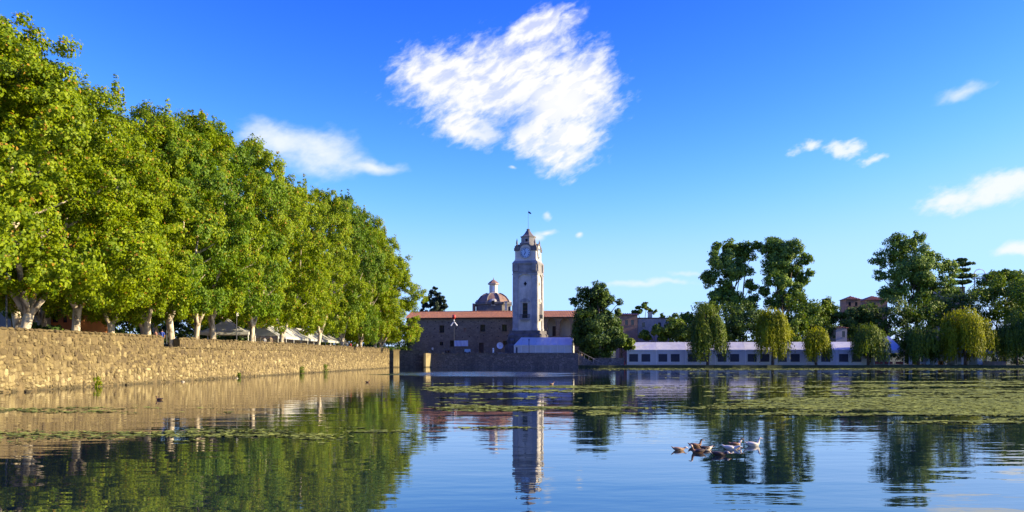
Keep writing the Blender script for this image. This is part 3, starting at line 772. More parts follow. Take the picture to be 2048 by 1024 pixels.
def willow(name, label, px, Y, top, bottom, halfpx, leaf, seed, dens=1.0, z0=BANK, trunk_px=None, ragged=.4, group=None):
    """weeping tree: strands hang from a dome of boughs"""
    r = random.Random(seed); k = Y / F; bx = XA(px, Y); zt = ZA(top, Y) - z0; zb = ZA(bottom, Y) - z0; RX = halfpx * k
    root = thing(name, label, 'tree', (bx, Y, z0), 0, group); C, O = [], []
    nst = int(430 * dens)
    boughs = [(0, 0, 1.0, .55)]
    for q in range(10):
        a = q * .628 + r.uniform(-.4, .4); d = r.uniform(.30, .68); boughs.append((math.cos(a) * d * RX, math.sin(a) * d * RX, r.uniform(.98, 1.06) - .55 * d * d - r.uniform(0, .16), r.uniform(.30, .46)))
    for i in range(nst):
        bx_, by_, zf, br = boughs[i % len(boughs)]
        a = r.uniform(0, 2 * math.pi); q = math.sqrt(r.random())
        x, y = bx_ + math.cos(a) * q * br * RX, by_ + math.sin(a) * q * br * RX
        z1 = zb + (zt - zb) * (zf - .20 * q * q - r.uniform(0, .06)); ca = math.atan2(y, x); rr_ = min(1.1, math.hypot(x, y) / RX)
        L = (z1 - zb) * r.uniform(.38, .78 + ragged) * (.62 + .45 * rr_) * (1 + .18 * math.sin(3 * ca + seed)); L = min(L, z1 - .35 - r.uniform(0, .5)); n = max(4, int(L / .22))
        dx, dy = math.cos(a) * .35 + math.cos(ca) * .35, math.sin(a) * .35 + math.sin(ca) * .35
        for j in range(n):
            t = j / n; C.append((x + dx * math.sin(t * 1.5) + r.gauss(0, .13), y + dy * math.sin(t * 1.5) + r.gauss(0, .13), z1 - L * t + r.gauss(0, .08)))
            O.append((math.cos(a) * .6 + math.cos(ca) * .6, math.sin(a) * .6 + math.sin(ca) * .6, .25 + .9 * (1 - t) * (1 - q)))
    v, f = leaf_faces(np.array(C), np.array(O), .46, width=.42, fold=.08, up=.1, jit=.7, droop=True)
    tr = MB(); tr.tube(limb_path((((trunk_px or px) - px) * k, 0, -.3), (0, 0, zt * .62), .3, 6, seed), [.36, .32, .28, .24, .2, .12], 8); tr.build('trunk', M['bark_dark'], root, smooth=True)
    lm = MB()
    for q in range(8):
        a = q * .785 + .3; lm.tube(limb_path((0, 0, zt * .5), (math.cos(a) * RX * .6, math.sin(a) * RX * .6, zt * .82), .3, 5, q), [.14, .11, .09, .06, .03], 6)
    kind(lm.build('branches', M['bark_dark'], root), 'stuff')
    kind(link('crown', np_mesh('crown', v, f, M[leaf]), root), 'stuff')
GW = 'willows on the far shore'
willow('willow_tree', 'tall dark green willow hiding the second bay of the long marquee', 1415, 206.2, 603, 712, 40, 'leaf_willow_dark', 2, 2.2, group=GW)
willow('willow_tree', 'bright yellow green willow below the tallest tree', 1545, 206.4, 611, 712, 40, 'leaf_willow', 5, 2.0, group=GW)
willow('willow_tree', 'smallest yellow green willow, low and round before the marquee', 1633, 206.2, 650, 716, 29, 'leaf_willow', 8, 1.3, group=GW)
willow('willow_tree', 'green willow left of the peaked open end of the marquee', 1736, 206.4, 642, 718, 40, 'leaf_willow_dark', 11, 1.8, group=GW)
willow('willow_tree', 'dark round willow right of the peaked open end of the marquee', 1838, 207.0, 645, 718, 40, 'leaf_willow_dark', 14, 1.9, group=GW)
willow('willow_tree', 'dome shaped yellow willow with a sunlit top, left of the person on the shore', 1930, 206.5, 610, 714, 52, 'leaf_willow', 17, 2.6, group=GW)
willow('willow_tree', 'green willow at the right edge behind the person on the shore', 2035, 208.5, 622, 716, 45, 'leaf_willow_dark', 21, 2.2, group=GW)
# the big dark tree beside the tower
blob_tree('big_willow', 'big dark bushy tree standing between the clock tower terrace and the long marquee', 'tree', 1198, 208,
          [(1195, 585, 22), (1170, 588, 18), (1212, 600, 18), (1180, 615, 28), (1205, 635, 30), (1165, 635, 22), (1200, 665, 34), (1170, 680, 26), (1225, 680, 24), (1150, 602, 11), (1238, 605, 8), (1236, 625, 8), (1230, 650, 16), (1210, 700, 26), (1185, 700, 28), (1200, 610, 26), (1228, 665, 20), (1160, 665, 20)],
          'leaf_dark', .42, 90, sub=22, trunk_r=.55, seed=33, fine=.42)
# far wooded slope
v, f = clump_leaves([(x + random.uniform(-3, 3), 330 + random.uniform(-8, 30), 4 + random.uniform(0, 9), 3.5) for x in np.linspace(-220, 330, 260) for _ in (0, 1)], 26, 1.2)
kind(link('far_woods', np_mesh('far_woods', v, f, M['leaf_mid'])), 'stuff')
# dark shrubbery behind the promenade
def hedge(name, label, x0, y0, x1, y1, z, h, w, n, leaf):
    cl = []
    for i in range(n):
        t = random.random(); cl.append((x0 + (x1 - x0) * t + random.uniform(-w, w), y0 + (y1 - y0) * t + random.uniform(-w, w), z + random.uniform(.3, h), random.uniform(.6, 1.1)))
    v, f = clump_leaves(cl, 60, .38); o = link(name, np_mesh(name, v, f, M[leaf])); tag(o, label, 'hedge'); return o
hedge('hedge', 'dark tall hedge in the shade behind the plane tree trunks', -62, 105, -52, 150, PROM, 6.0, 2.0, 330, 'leaf_dark')
hedge('hedge', 'dark tall bushes closing the far end of the promenade behind the last plane trees', -62, 190, -27, 233, PROM, 8.5, 2.2, 520, 'leaf_dark')
hedge('hedge', 'clipped low dark hedge in front of the orange house', -43.0, 78, -47.5, 96, PROM, 1.4, .7, 110, 'leaf_dark')

hedge('hedge', 'dark shrubbery closing the gap behind the long white marquee', XA(1335, 224), 224, XA(1750, 226), 226, BANK, 10.0, 1.6, 560, 'leaf_dark')
hedge('hedge', 'dark shrubbery behind the grey green stalls at the right', XA(1752, 222), 222, XA(2120, 222), 222, BANK, 8.5, 1.8, 420, 'leaf_dark')
for i, (x, y, lab) in enumerate(((128, 216, 'leafy shore tree just outside the view at the right'), (143, 205, 'leafy tree further along the right shore'), (150, 190, 'leafy tree on the right bank'), (150, 176, 'leafy tree near the bend of the right bank'), (166, 198, 'leafy tree set back from the right bank'))):
    k_ = F / y; px_ = HX + x * k_
    blob_tree('leafy_tree', lab, 'tree', px_, y, [(px_ - 30, 620, 34), (px_ + 25, 610, 34), (px_, 570, 34), (px_ - 25, 580, 28), (px_ + 30, 660, 30), (px_ - 30, 660, 30)], 'leaf_mid', .7, 50, sub=12, fine=.5, seed=60 + i, group='trees behind the marquees')

# ------------------------------------------------------------------ roofs and buildings
def tile_roof(name, x0, x1, y0, z0, y1, z1, parent, pitch=.42, mat='tile'):
    """roof slope with rolls of barrel tiles running from the eave (y0,z0) to the ridge (y1,z1)"""
    b = MB(); n = max(2, int((x1 - x0) / pitch)); prof = []
    L = math.hypot(y1 - y0, z1 - z0); nz, ny = (y1 - y0) / L, -(z1 - z0) / L
    per = 4
    for i in range(n * per + 1):
        ph = (i % per) / per; h = .10 * math.sin(math.pi * ph) if per else 0
        prof.append((x0 + (x1 - x0) * i / (n * per), h))
    rows = 7; vs = []
    for j in range(rows + 1):
        t = j / rows
        for x, h in prof:
            hh = h + (.03 if j % 2 else 0)
            vs.append((x, y0 + (y1 - y0) * t + ny * hh, z0 + (z1 - z0) * t + nz * hh))
    w = len(prof); fs = [(j * w + i, j * w + i + 1, (j + 1) * w + i + 1, (j + 1) * w + i) for j in range(rows) for i in range(w - 1)]
    b.add(vs, fs); return b.build(name, M[mat], parent)

def wall_with_holes(b, x0, x1, z0, z1, y0, y1, holes, mi=0):
    """a straight wall of thickness y0..y1 with real rectangular openings (xa, xb, za, zb)"""
    xs = sorted(set([x0, x1] + [h[0] for h in holes] + [h[1] for h in holes]))
    for a, c in zip(xs[:-1], xs[1:]):
        m = (a + c) / 2; cuts = sorted([(h[2], h[3]) for h in holes if h[0] < m < h[1]]); z = z0
        for za, zb in cuts:
            if za > z + 1e-4: b.box2((a, y0, z), (c, y1, za), mi)
            z = zb
        if z < z1 - 1e-4: b.box2((a, y0, z), (c, y1, z1), mi)

def old_building():
    Y = 226.0
    root = thing('old_stone_building', 'long old stone building with an orange tile roof behind the clock tower', 'building')
    eave, ridge = ZA(633, Y), ZA(621.5, Y + 5)
    x0, xt, x1 = XA(800, Y), XA(1060, Y), XA(1172, Y)
    def W(px0, px1, py0, py1): return (XA(px0, Y), XA(px1, Y), ZA(py1, Y), ZA(py0, Y))
    wins = [W(870, 880, 649, 664), W(956, 966, 648, 662), W(1001, 1011, 648, 662), W(921, 927, 655, 663)]
    lows = [W(870, 878, 683, 690), W(892, 900, 680, 693), W(1003, 1012, 681, 693)]
    door = [W(953, 963, 685, 706)]
    b = MB(); wall_with_holes(b, x0, xt, TERR - .2, eave, Y, Y + .7, wins + lows + door)
    b.box2((x0, Y + 9.3, TERR - .2), (xt, Y + 10, eave)); b.box2((x0, Y + .703, TERR - .2), (x0 + .7, Y + 9.297, eave)); b.box2((x0 + .703, Y + 3, TERR), (xt, Y + 3.2, eave - .5), 1)
    b.build('wall', [M['old_stone'], M['void']], root)
    for w in wins[:3] + lows:
        f = MB(); xa, xb, za, zb = w
        f.box2((xa, Y + .3, za), (xa + .1, Y + .45, zb)); f.box2((xb - .1, Y + .3, za), (xb, Y + .45, zb)); f.box2((xa + .102, Y + .3, zb - .1), (xb - .102, Y + .45, zb)); f.box2((xa + .102, Y + .3, za), (xb - .102, Y + .45, za + .1))
        f.box2(((xa + xb) / 2 - .04, Y + .32, za + .103), ((xa + xb) / 2 + .04, Y + .43, zb - .103))
        o = f.build('window', M['wood'], root)
        p = MB(); p.box2((xa + .1, Y + .46, za + .1), (xb - .1, Y + .48, zb - .1)); p.build('pane', M['glass'], o)
        s = MB(); s.box2((xa - .15, Y - .12, za - .16), (xb + .15, Y - .003, za - .003)); s.build('sill', M['old_stone'], o)
    xa, xb, za, zb = wins[3]; f = MB(); f.box2((xa + .003, Y + .25, za + .003), (xb - .003, Y + .6, zb - .003)); f.build('walled_window', M['brick'], root)
    xa, xb, za, zb = door[0]; f = MB(); f.box2((xa, Y + .3, TERR), (xb, Y + .42, zb)); d = f.build('door', M['wood'], root)
    h = MB(); h.box2((xb - .25, Y + .24, TERR + 1), (xb - .17, Y + .297, TERR + 1.2)); h.build('handle', M['metal'], d)
    # scaffold holes left in the masonry
    rr = random.Random(9); hb = MB()
    for px in range(845, 1022, 15):
        for py in (642, 655, 672): 
            x, z = XA(px + rr.uniform(-2, 2), Y), ZA(py + rr.uniform(-1.5, 1.5), Y)
            if all(not (h[0] - .4 < x < h[1] + .4 and h[2] - .4 < z < h[3] + .4) for h in wins + lows + door): hb.box((x, Y - .01, z), (.24, .03, .24))
    kind(hb.build('scaffold_holes', M['void'], root), 'stuff')
    tile_roof('roof', x0 - .4, xt, Y - .55, eave - .1, Y + 5, ridge, root)
    tile_roof('roof', x0 - .4, xt, Y + 10.5, eave - .1, Y + 5.003, ridge, root)
    b = MB(); b.tube([(x0 - .4, Y + 5, ridge + .05), (xt, Y + 5, ridge + .05)], .17, 8); b.build('ridge_tiles', M['tile'], root)
    b = MB(); b.box2((x0 - .4, Y - .5, eave - .28), (xt, Y - .003, eave - .17)); b.build('eave_board', M['wood'], root)
    # gallery with arches right of the tower
    gx = XA(1092, Y); zf = ZA(672, Y); zb_ = ZA(637, Y)
    arches = [(XA(1094, Y), XA(1111, Y)), (XA(1119, Y), XA(1141, Y)), (XA(1148, Y), XA(1168, Y))]
    b = MB()
    b.box2((xt, Y, TERR - .2), (x1, Y + .6, zf))
    edges = [xt] + [q for a in arches for q in a] + [x1]
    for i in range(0, len(edges), 2): b.box2((edges[i], Y, zf), (edges[i + 1], Y + .6, eave))
    for a, c in arches:
        r_ = (c - a) / 2; m = (a + c) / 2; n = 12; zs = zb_ - r_ * .95
        arc = [(m + r_ * math.cos(math.pi * i / n), zs + r_ * .95 * math.sin(math.pi * i / n)) for i in range(n + 1)]
        b.prism(arc + [(a, eave), (c, eave)], Y + .003, Y + .597)
    b.build('arcade', M['old_stone'], root)
    b = MB(); b.box2((xt, Y + 3.4, zf), (x1, Y + 3.6, eave - .1)); b.build('gallery_wall', M['cream'], root)
    b = MB(); b.box2((xt, Y + .62, zf - .3), (x1, Y + 3.39, zf - .05)); b.build('gallery_floor', M['greige'], root)
    b = MB(); b.box2((XA(1101, Y), Y + 3.3, zf), (XA(1110, Y), Y + 3.397, ZA(651, Y))); b.build('gallery_door', M['wood'], root)
    tile_roof('roof', xt, x1 + .4, Y - .55, eave - .1, Y + 5, ridge, root)
    b = MB(); b.box2((xt, Y - .5, eave - .28), (x1 + .4, Y - .003, eave - .17)); b.build('eave_board', M['wood'], root)
    b = MB(); b.box2((x1 - .6, Y + .603, TERR - .2), (x1, Y + 8, eave - .003)); b.build('end_wall', M['old_stone'], root)
    # sheet banner on the facade
    xa, xb = XA(901, Y), XA(931, Y); z0, z1 = ZA(692, Y), ZA(680, Y); k = 14; vs, fs = [], []
    for j in range(4):
        for i in range(k + 1): vs.append((xa + (xb - xa) * i / k, Y - .25 - .05 * math.sin(i * 1.7 + j), z0 + (z1 - z0) * j / 3 - .06 * math.sin(i / k * math.pi) * (j == 3)))
    for j in range(3):
        for i in range(k): q = j * (k + 1) + i; fs.append((q, q + 1, q + k + 2, q + k + 1))
    b = MB(); b.add(vs, fs); bn = tag(b.build('banner', M['banner']), 'pale blue cloth banner hung low on the old stone facade', 'banner')
    pivot(bn, x1, Y, -10); pivot(root, x1, Y, -10)
old_building()

def text_mesh(name, cu, parent):
    tmp = bpy.data.objects.new('tmp', cu); COL.objects.link(tmp); dg = bpy.context.evaluated_depsgraph_get()
    me = bpy.data.meshes.new_from_object(tmp.evaluated_get(dg)); me.name = name; bpy.data.objects.remove(tmp)
    return link(name, me, parent)

def clock_tower():
    root = thing('clock_tower', 'tall pale clock tower with a dark bell shaped cap above the old stone building', 'tower', (XA(1056.5, 218), 218, 0), R(-16))
    zz = lambda py: ZA(py, 215)
    faces = [0, R(90), R(180), R(270)]                  # front (-y), right (+x), back, left
    def on(face, u, d, z):                               # point on a face: u along it, d outward from the axis
        c, s = math.cos(face), math.sin(face); x, y = u, -d
        return (x * c - y * s, x * s + y * c, z)
    def slab(b, face, u0, u1, d0, d1, z0, z1, mi=0):
        b.box(on(face, (u0 + u1) / 2, (d0 + d1) / 2, (z0 + z1) / 2), (u1 - u0, d1 - d0, z1 - z0), face, mi)
    def arch_slab(b, face, half, zs, rise, d0, d1, z1, mi=0, wid=None):
        n = 10; w = wid or half
        pts = [(half * math.cos(math.pi * i / n), zs + rise * math.sin(math.pi * i / n)) for i in range(n + 1)] + [(-w, zs) if w != half else (-half, z1), (-w, z1), (w, z1)] + ([(w, zs)] if w != half else [])
        if w == half: pts = pts[:n + 1] + [(-half, z1), (half, z1)]
        vs = [on(face, u, d1, z) for u, z in pts] + [on(face, u, d0, z) for u, z in pts]; m = len(pts)
        b.add(vs, [tuple(range(m)), tuple(range(2 * m - 1, m - 1, -1))] + [(i, i + m, (i + 1) % m + m, (i + 1) % m) for i in range(m)], mi)
    zp, z1, z2, z3 = zz(661), zz(547), zz(521), zz(497)
    H = 3.12
    b = MB(); b.lathe([(4.1, TERR - .2), (4.0, zp - 1.2), (3.75, zp - .9), (3.7, zp - .003)], 4, sq=True)
    b.build('plinth', M['tower_stone'], root)
    b = MB(); b.lathe([(H - .28, zp), (H - .40, z2)], 4, sq=True); b.build('shaft', M['plaster_lite'], root)
    for f in faces:
        for s in (-1, 1):
            b = MB(); c = s * (H - .72)
            b.lathe([(.72, zp - .001), (.72, zp + .5), (.64, zp + .6), (.62, z1 - .3), (.72, z1 - .2), (.72, z1)], 4, on(f, c, H - .62, 0), f, sq=True)
            b.build('pilaster', M['plaster'], root)
        b = MB(); arch_slab(b, f, 1.72, zz(557), zz(547.5) - zz(557), H - .5, H - .05, z1 + .02); b.build('panel_arch', M['plaster'], root)
    # entablature in steps above the pilasters
    b = MB(); b.lathe([(H - .05, z1 + .003), (H + .02, z1 + .5), (H - .12, z1 + .6), (H - .12, z2 - 1.1), (H - .02, z2 - .9), (H + .10, z2 - .55), (H - .05, z2 - .35), (2.86, z2 - .003)], 4, sq=True)
    b.build('entablature', M['entablature'], root)
    for f in faces:
        for s in (-1, 1):
            b = MB(); slab(b, f, s * 2.3 - .55, s * 2.3 + .55, H - .14, H + .14, z1 + .62, z2 - .6); b.build('corbel_block', M['entablature'], root)
    # clock stage
    HC = 2.62
    b = MB(); b.lathe([(HC + .12, z2), (HC + .12, z2 + .25), (HC, z2 + .4), (HC, z3 + .002)], 4, sq=True); b.build('clock_stage', M['plaster_lite'], root)
    for f in faces:
        zc = zz(505); n = 16
        # broken cornice over the corners and an arched pediment over the dial
        for s in (-1, 1):
            b = MB(); slab(b, f, s * 2.1 - .72, s * 2.1 + .62, HC - .25, HC + .24, z3 - .45, z3 + .25); slab(b, f, s * 2.1 - .60, s * 2.1 + .50, HC - .35, HC + .12, z3 + .253, z3 + .75)
            b.build('corner_cornice', M['tower_stone'], root)
        pts_o = [(1.75 * math.cos(math.pi * i / n), z3 - .2 + 1.62 * math.sin(math.pi * i / n)) for i in range(n + 1)]
        pts_i = [(1.36 * math.cos(math.pi * i / n), z3 - .2 + 1.25 * math.sin(math.pi * i / n)) for i in range(n + 1)]
        poly = pts_o + pts_i[::-1]; m = len(poly); b = MB()
        vs = [on(f, u, HC + .22, z) for u, z in poly] + [on(f, u, HC - .6, z) for u, z in poly]
        fs = [(i, i + 1, m - 2 - i, m - 1 - i) for i in range(n)] + [(m + m - 1 - i, m + m - 2 - i, m + i + 1, m + i) for i in range(n)] + [(i, i + m, (i + 1) % m + m, (i + 1) % m) for i in range(m)]
        b.add(vs, fs); b.build('arched_hood', M['tower_stone'], root)
        b = MB(); vs = [on(f, u, HC + .08, z) for u, z in pts_i] + [on(f, u, HC - .5, z) for u, z in pts_i]; k = len(pts_i)
        b.add(vs, [tuple(range(k)), tuple(range(2 * k - 1, k - 1, -1))] + [(i, i + k, (i + 1) % k + k, (i + 1) % k) for i in range(k)]); b.build('tympanum', M['plaster_lite'], root)
        # dial with its marks and hands, about two minutes to seven
        dial = MB(); vs = [on(f, 1.26 * math.cos(2 * math.pi * i / 28), HC + d, zc + 1.26 * math.sin(2 * math.pi * i / 28)) for d in (.12, -.1) for i in range(28)]
        dial.add(vs, [tuple(range(28)), tuple(range(55, 27, -1))] + [(i, i + 28, (i + 1) % 28 + 28, (i + 1) % 28) for i in range(28)])
        dl = dial.build('clock_dial', M['dial'], root)
        ringb = MB(); vs = []
        for rr_, d in ((1.40, .05), (1.40, .17), (1.22, .17), (1.22, .05)):
            vs += [on(f, rr_ * math.cos(2 * math.pi * i / 28), HC + d, zc + rr_ * math.sin(2 * math.pi * i / 28)) for i in range(28)]
        ringb.add(vs, [(q * 28 + i, q * 28 + (i + 1) % 28, ((q + 1) % 4) * 28 + (i + 1) % 28, ((q + 1) % 4) * 28 + i) for q in range(4) for i in range(28)])
        ringb.build('dial_ring', M['plaster'], dl)
        rom = ['XII', 'I', 'II', 'III', 'IIII', 'V', 'VI', 'VII', 'VIII', 'IX', 'X', 'XI']
        for h in range(12):
            a = R(90 - 30 * h); cu = bpy.data.curves.new('numeral', 'FONT'); cu.body = rom[h]; cu.size = .40; cu.align_x = 'CENTER'; cu.align_y = 'CENTER'; cu.extrude = .012; cu.offset = .012
            cu.materials.append(M['ink']); t = text_mesh('numeral', cu, dl)
            t.location = on(f, .98 * math.cos(a), HC + .14, zc + .98 * math.sin(a))
            t.rotation_mode = 'XYZ'; t.rotation_euler = (Matrix.Rotation(f, 3, 'Z') @ Matrix.Rotation(R(90), 3, 'X') @ Matrix.Rotation(a - R(90), 3, 'Z')).to_euler()
        for nm, deg, L, w, d in (('minute_hand', 90 + 12, 1.02, .085, .19), ('hour_hand', 90 - 209, .68, .12, .17)):
            a = R(deg); du, dz = math.cos(a), math.sin(a); hb = MB(); q = [(-.18, w * .5), (-.18, -w * .5), (L * .8, -w * .8), (L, 0), (L * .8, w * .8)]
            vs = [on(f, u * du - v * dz, HC + d + o, zc + u * dz + v * du) for o in (.02, 0) for u, v in q]
            hb.add(vs, [(0, 1, 2, 3, 4), (9, 8, 7, 6, 5)] + [(i, i + 5, (i + 1) % 5 + 5, (i + 1) % 5) for i in range(5)]); hb.build(nm, M['ink'], dl)
        # window with surround, hood and balcony on each face
        za, zb = zz(636), zz(606)
        b = MB(); slab(b, f, -.62, .62, H - .36, H - .262, za, zb - .003); wd = b.build('window', M['wood'], root)
        for lo in (.12, .38, .62, .85):
            p = MB(); slab(p, f, -.50, .50, H - .26, H - .245, za + (zb - za) * (lo - .09), za + (zb - za) * (lo + .10)); p.build('pane', M['glass'], wd)
        fr = MB(); slab(fr, f, -.92, -.622, H - .42, H - .12, za, zb); slab(fr, f, .622, .92, H - .42, H - .12, za, zb); slab(fr, f, -.92, .92, H - .42, H - .12, zb + .003, zb + .28); fr.build('surround', M['plaster_lite'], wd)
        hd = MB(); n2 = 10; po = [(1.15 * math.cos(math.pi * i / n2), zb + .28 + .85 * math.sin(math.pi * i / n2)) for i in range(n2 + 1)]; k = len(po)
        vs = [on(f, u, H + .02, z) for u, z in po] + [on(f, u, H - .42, z) for u, z in po]
        hd.add(vs, [tuple(range(k)), tuple(range(2 * k - 1, k - 1, -1))] + [(i, i + k, (i + 1) % k + k, (i + 1) % k) for i in range(k)]); hd.build('hood', M['plaster'], wd)
        ba = MB(); slab(ba, f, -1.30, 1.30, H - .42, H + .30, za - .32, za - .12); slab(ba, f, -1.0, 1.0, H - .42, H + .10, za - .62, za - .322); bo = ba.build('balcony', M['plaster'], root)
        for u in np.linspace(-1.2, 1.2, 9):
            q = MB(); slab(q, f, u - .04, u + .04, H + .16, H + .24, za - .12, za + .82); q.build('baluster', M['metal'], bo)
        q = MB(); slab(q, f, -1.25, 1.25, H + .14, H + .26, za + .823, za + .92); q.build('rail', M['metal'], bo)
        # small lozenge window high on the panel
        q = MB(); zl = zz(567); po = [(0, -.55), (.40, 0), (0, .55), (-.40, 0)]
        vs = [on(f, u, H - .30, zl + z) for u, z in po] + [on(f, u, H - .60, zl + z) for u, z in po]
        q.add(vs, [(0, 1, 2, 3), (7, 6, 5, 4)] + [(i, i + 4, (i + 1) % 4 + 4, (i + 1) % 4) for i in range(4)]); q.build('lozenge_window', M['void'], root)
    # finials on the four corners
    for sx in (-1, 1):
        for sy in (-1, 1):
            b = MB(); b.lathe([(.30, z3 + .752), (.30, z3 + 1.0), (.16, z3 + 1.1), (.24, z3 + 1.45), (.18, z3 + 1.9), (.03, z3 + 2.6)], 10, (sx * 2.25, sy * 2.25, 0)); b.build('finial', M['cap'], root, smooth=True)
    zd0, zd1 = z3 + .1, zz(470)
    b = MB(); b.lathe([(1.95, zd0), (1.95, zd0 + 1.6), (1.62, zd0 + 1.75), (1.62, zd1 - .35), (1.78, zd1 - .2), (1.82, zd1)], 8, (0, 0, 0), 0, sq=True); b.build('drum', M['entablature'], root)
    for f in faces:
        b = MB(); slab(b, f, -.28, .28, 1.4, 1.66, zd1 - 1.5, zd1 - .75); b.build('drum_opening', M['void'], root)
    b = MB(); zt = zz(454)
    b.lathe([(1.70, zd1 + .003), (1.28, zd1 + .22), (1.0, zd1 + .55), (.66, zd1 + 1.05), (.40, zd1 + 1.5), (.30, zt - .35), (.42, zt - .28), (.42, zt - .14), (.16, zt)], 8, sq=True); b.build('cap_roof', M['cap'], root)
    pole_top = zz(416); b = MB(); b.tube([(0, 0, zt - .1), (0, 0, pole_top)], [.05, .025], 6); pl = b.build('flagpole', M['metal'], root)
    b = MB(); b.add([(.03, 0, pole_top - .3), (.45, .05, pole_top - .45), (.8, .12, pole_top - .95), (.5, .05, pole_top - 1.0), (.03, 0, pole_top - .75)], [(0, 1, 4), (1, 2, 3), (1, 3, 4)])
    b.add([(.03, .03, pole_top - .3), (.45, .08, pole_top - .45), (.8, .15, pole_top - .95), (.5, .08, pole_top - 1.0), (.03, .03, pole_top - .75)], [(0, 4, 1), (1, 3, 2), (1, 4, 3)]); b.build('flag', M['ink'], pl)
    # scrolled buttresses on the plinth corners
    for f in faces:
        for s in (-1, 1):
            b = MB(); pr = [(3.7, TERR), (5.0, TERR), (5.05, zp - 3.6), (4.5, zp - 3.3), (4.6, zp - 2.4), (4.15, zp - 2.0), (4.2, zp - 1.0), (3.7, zp - .7)]
            vs = [on(f, s * 2.9 + o, d, z) for o in (-.45, .45) for d, z in pr]; k = len(pr)
            b.add(vs, [tuple(range(k)), tuple(range(2 * k - 1, k - 1, -1))] + [(i, i + k, (i + 1) % k + k, (i + 1) % k) for i in range(k)]); b.build('scroll_buttress', M['tower_stone'], root)
clock_tower()

def church():
    Y = 275.0; root = thing('church_dome', 'ribbed church dome with a small lantern left of the clock tower', 'dome', (XA(987, Y), Y, 0))
    k = Y / F; z = lambda py: ZA(py, Y)
    b = MB(); b.lathe([(5.3, 2), (5.3, z(612)), (5.6, z(610)), (5.6, z(606)), (5.2, z(605))], 8, sq=True); b.build('drum', M['tower_stone'], root)
    b = MB(); b.lathe([(4.75, z(605)), (4.45, z(600)), (3.75, z(594.5)), (2.8, z(590)), (1.9, z(587.5))], 8, sq=True); b.build('dome_roof', M['dome'], root)
    for i in range(8):
        a = 2 * math.pi * (i + .5) / 8 + math.pi / 8 - math.pi / 8
        q = [(5.1, 605), (4.8, 600), (4.05, 594), (3.05, 589.5), (2.0, 587)]
        r_ = MB(); r_.tube([(rr_ * 1.02 * math.cos(a), rr_ * 1.02 * math.sin(a), z(py)) for rr_, py in q], .22, 6); r_.build('rib', M['tower_stone'], root)
    for i in range(4):
        a = R(-90 + 90 * i); c, s = math.cos(a), math.sin(a)
        w = MB(); w.lathe([(1.25, z(613)), (1.25, z(604)), (1.0, z(601)), (.5, z(599.5))], 8, (c * 4.4, s * 4.4, 0)); d = w.build('dormer', M['plaster'], root)
        w = MB(); w.box((c * 5.62, s * 5.62, z(607.5)), (.9, .12, 1.2), a + R(90)); w.build('opening', M['void'], d)
    b = MB(); b.lathe([(1.55, z(588.2)), (1.55, z(586.5)), (1.25, z(586)), (1.25, z(570)), (1.7, z(569)), (1.75, z(567.5))], 8, sq=True); la = b.build('lantern', M['plaster_lite'], root)
    for i in range(4):
        a = R(-90 + 90 * i); w = MB(); w.box((math.cos(a) * 1.24, math.sin(a) * 1.24, z(578)), (.6, .08, 1.6), a + R(90)); w.build('opening', M['dial'], la)
    b = MB(); b.lathe([(1.75, z(567.4)), (1.2, z(564)), (.5, z(560.5)), (.12, z(559)), (.05, z(555))], 8, sq=True); b.build('lantern_roof', M['dome'], root)
    b = MB(); b.box2((-6.4, -3, 2), (-5.75, 6, z(608))); b.build('transept', M['brick'], root)
    b = MB(); b.box2((5.75, -3, 2), (8, 6, z(612))); b.build('transept', M['brick'], root)
    b = MB(); b.box((3.9, -5.2, z(614)), (.7, .6, 2.6)); b.box((3.9, -5.2, z(605.5)), (1.1, 1.0, .3)); b.build('chimney', M['plaster'], root)
church()

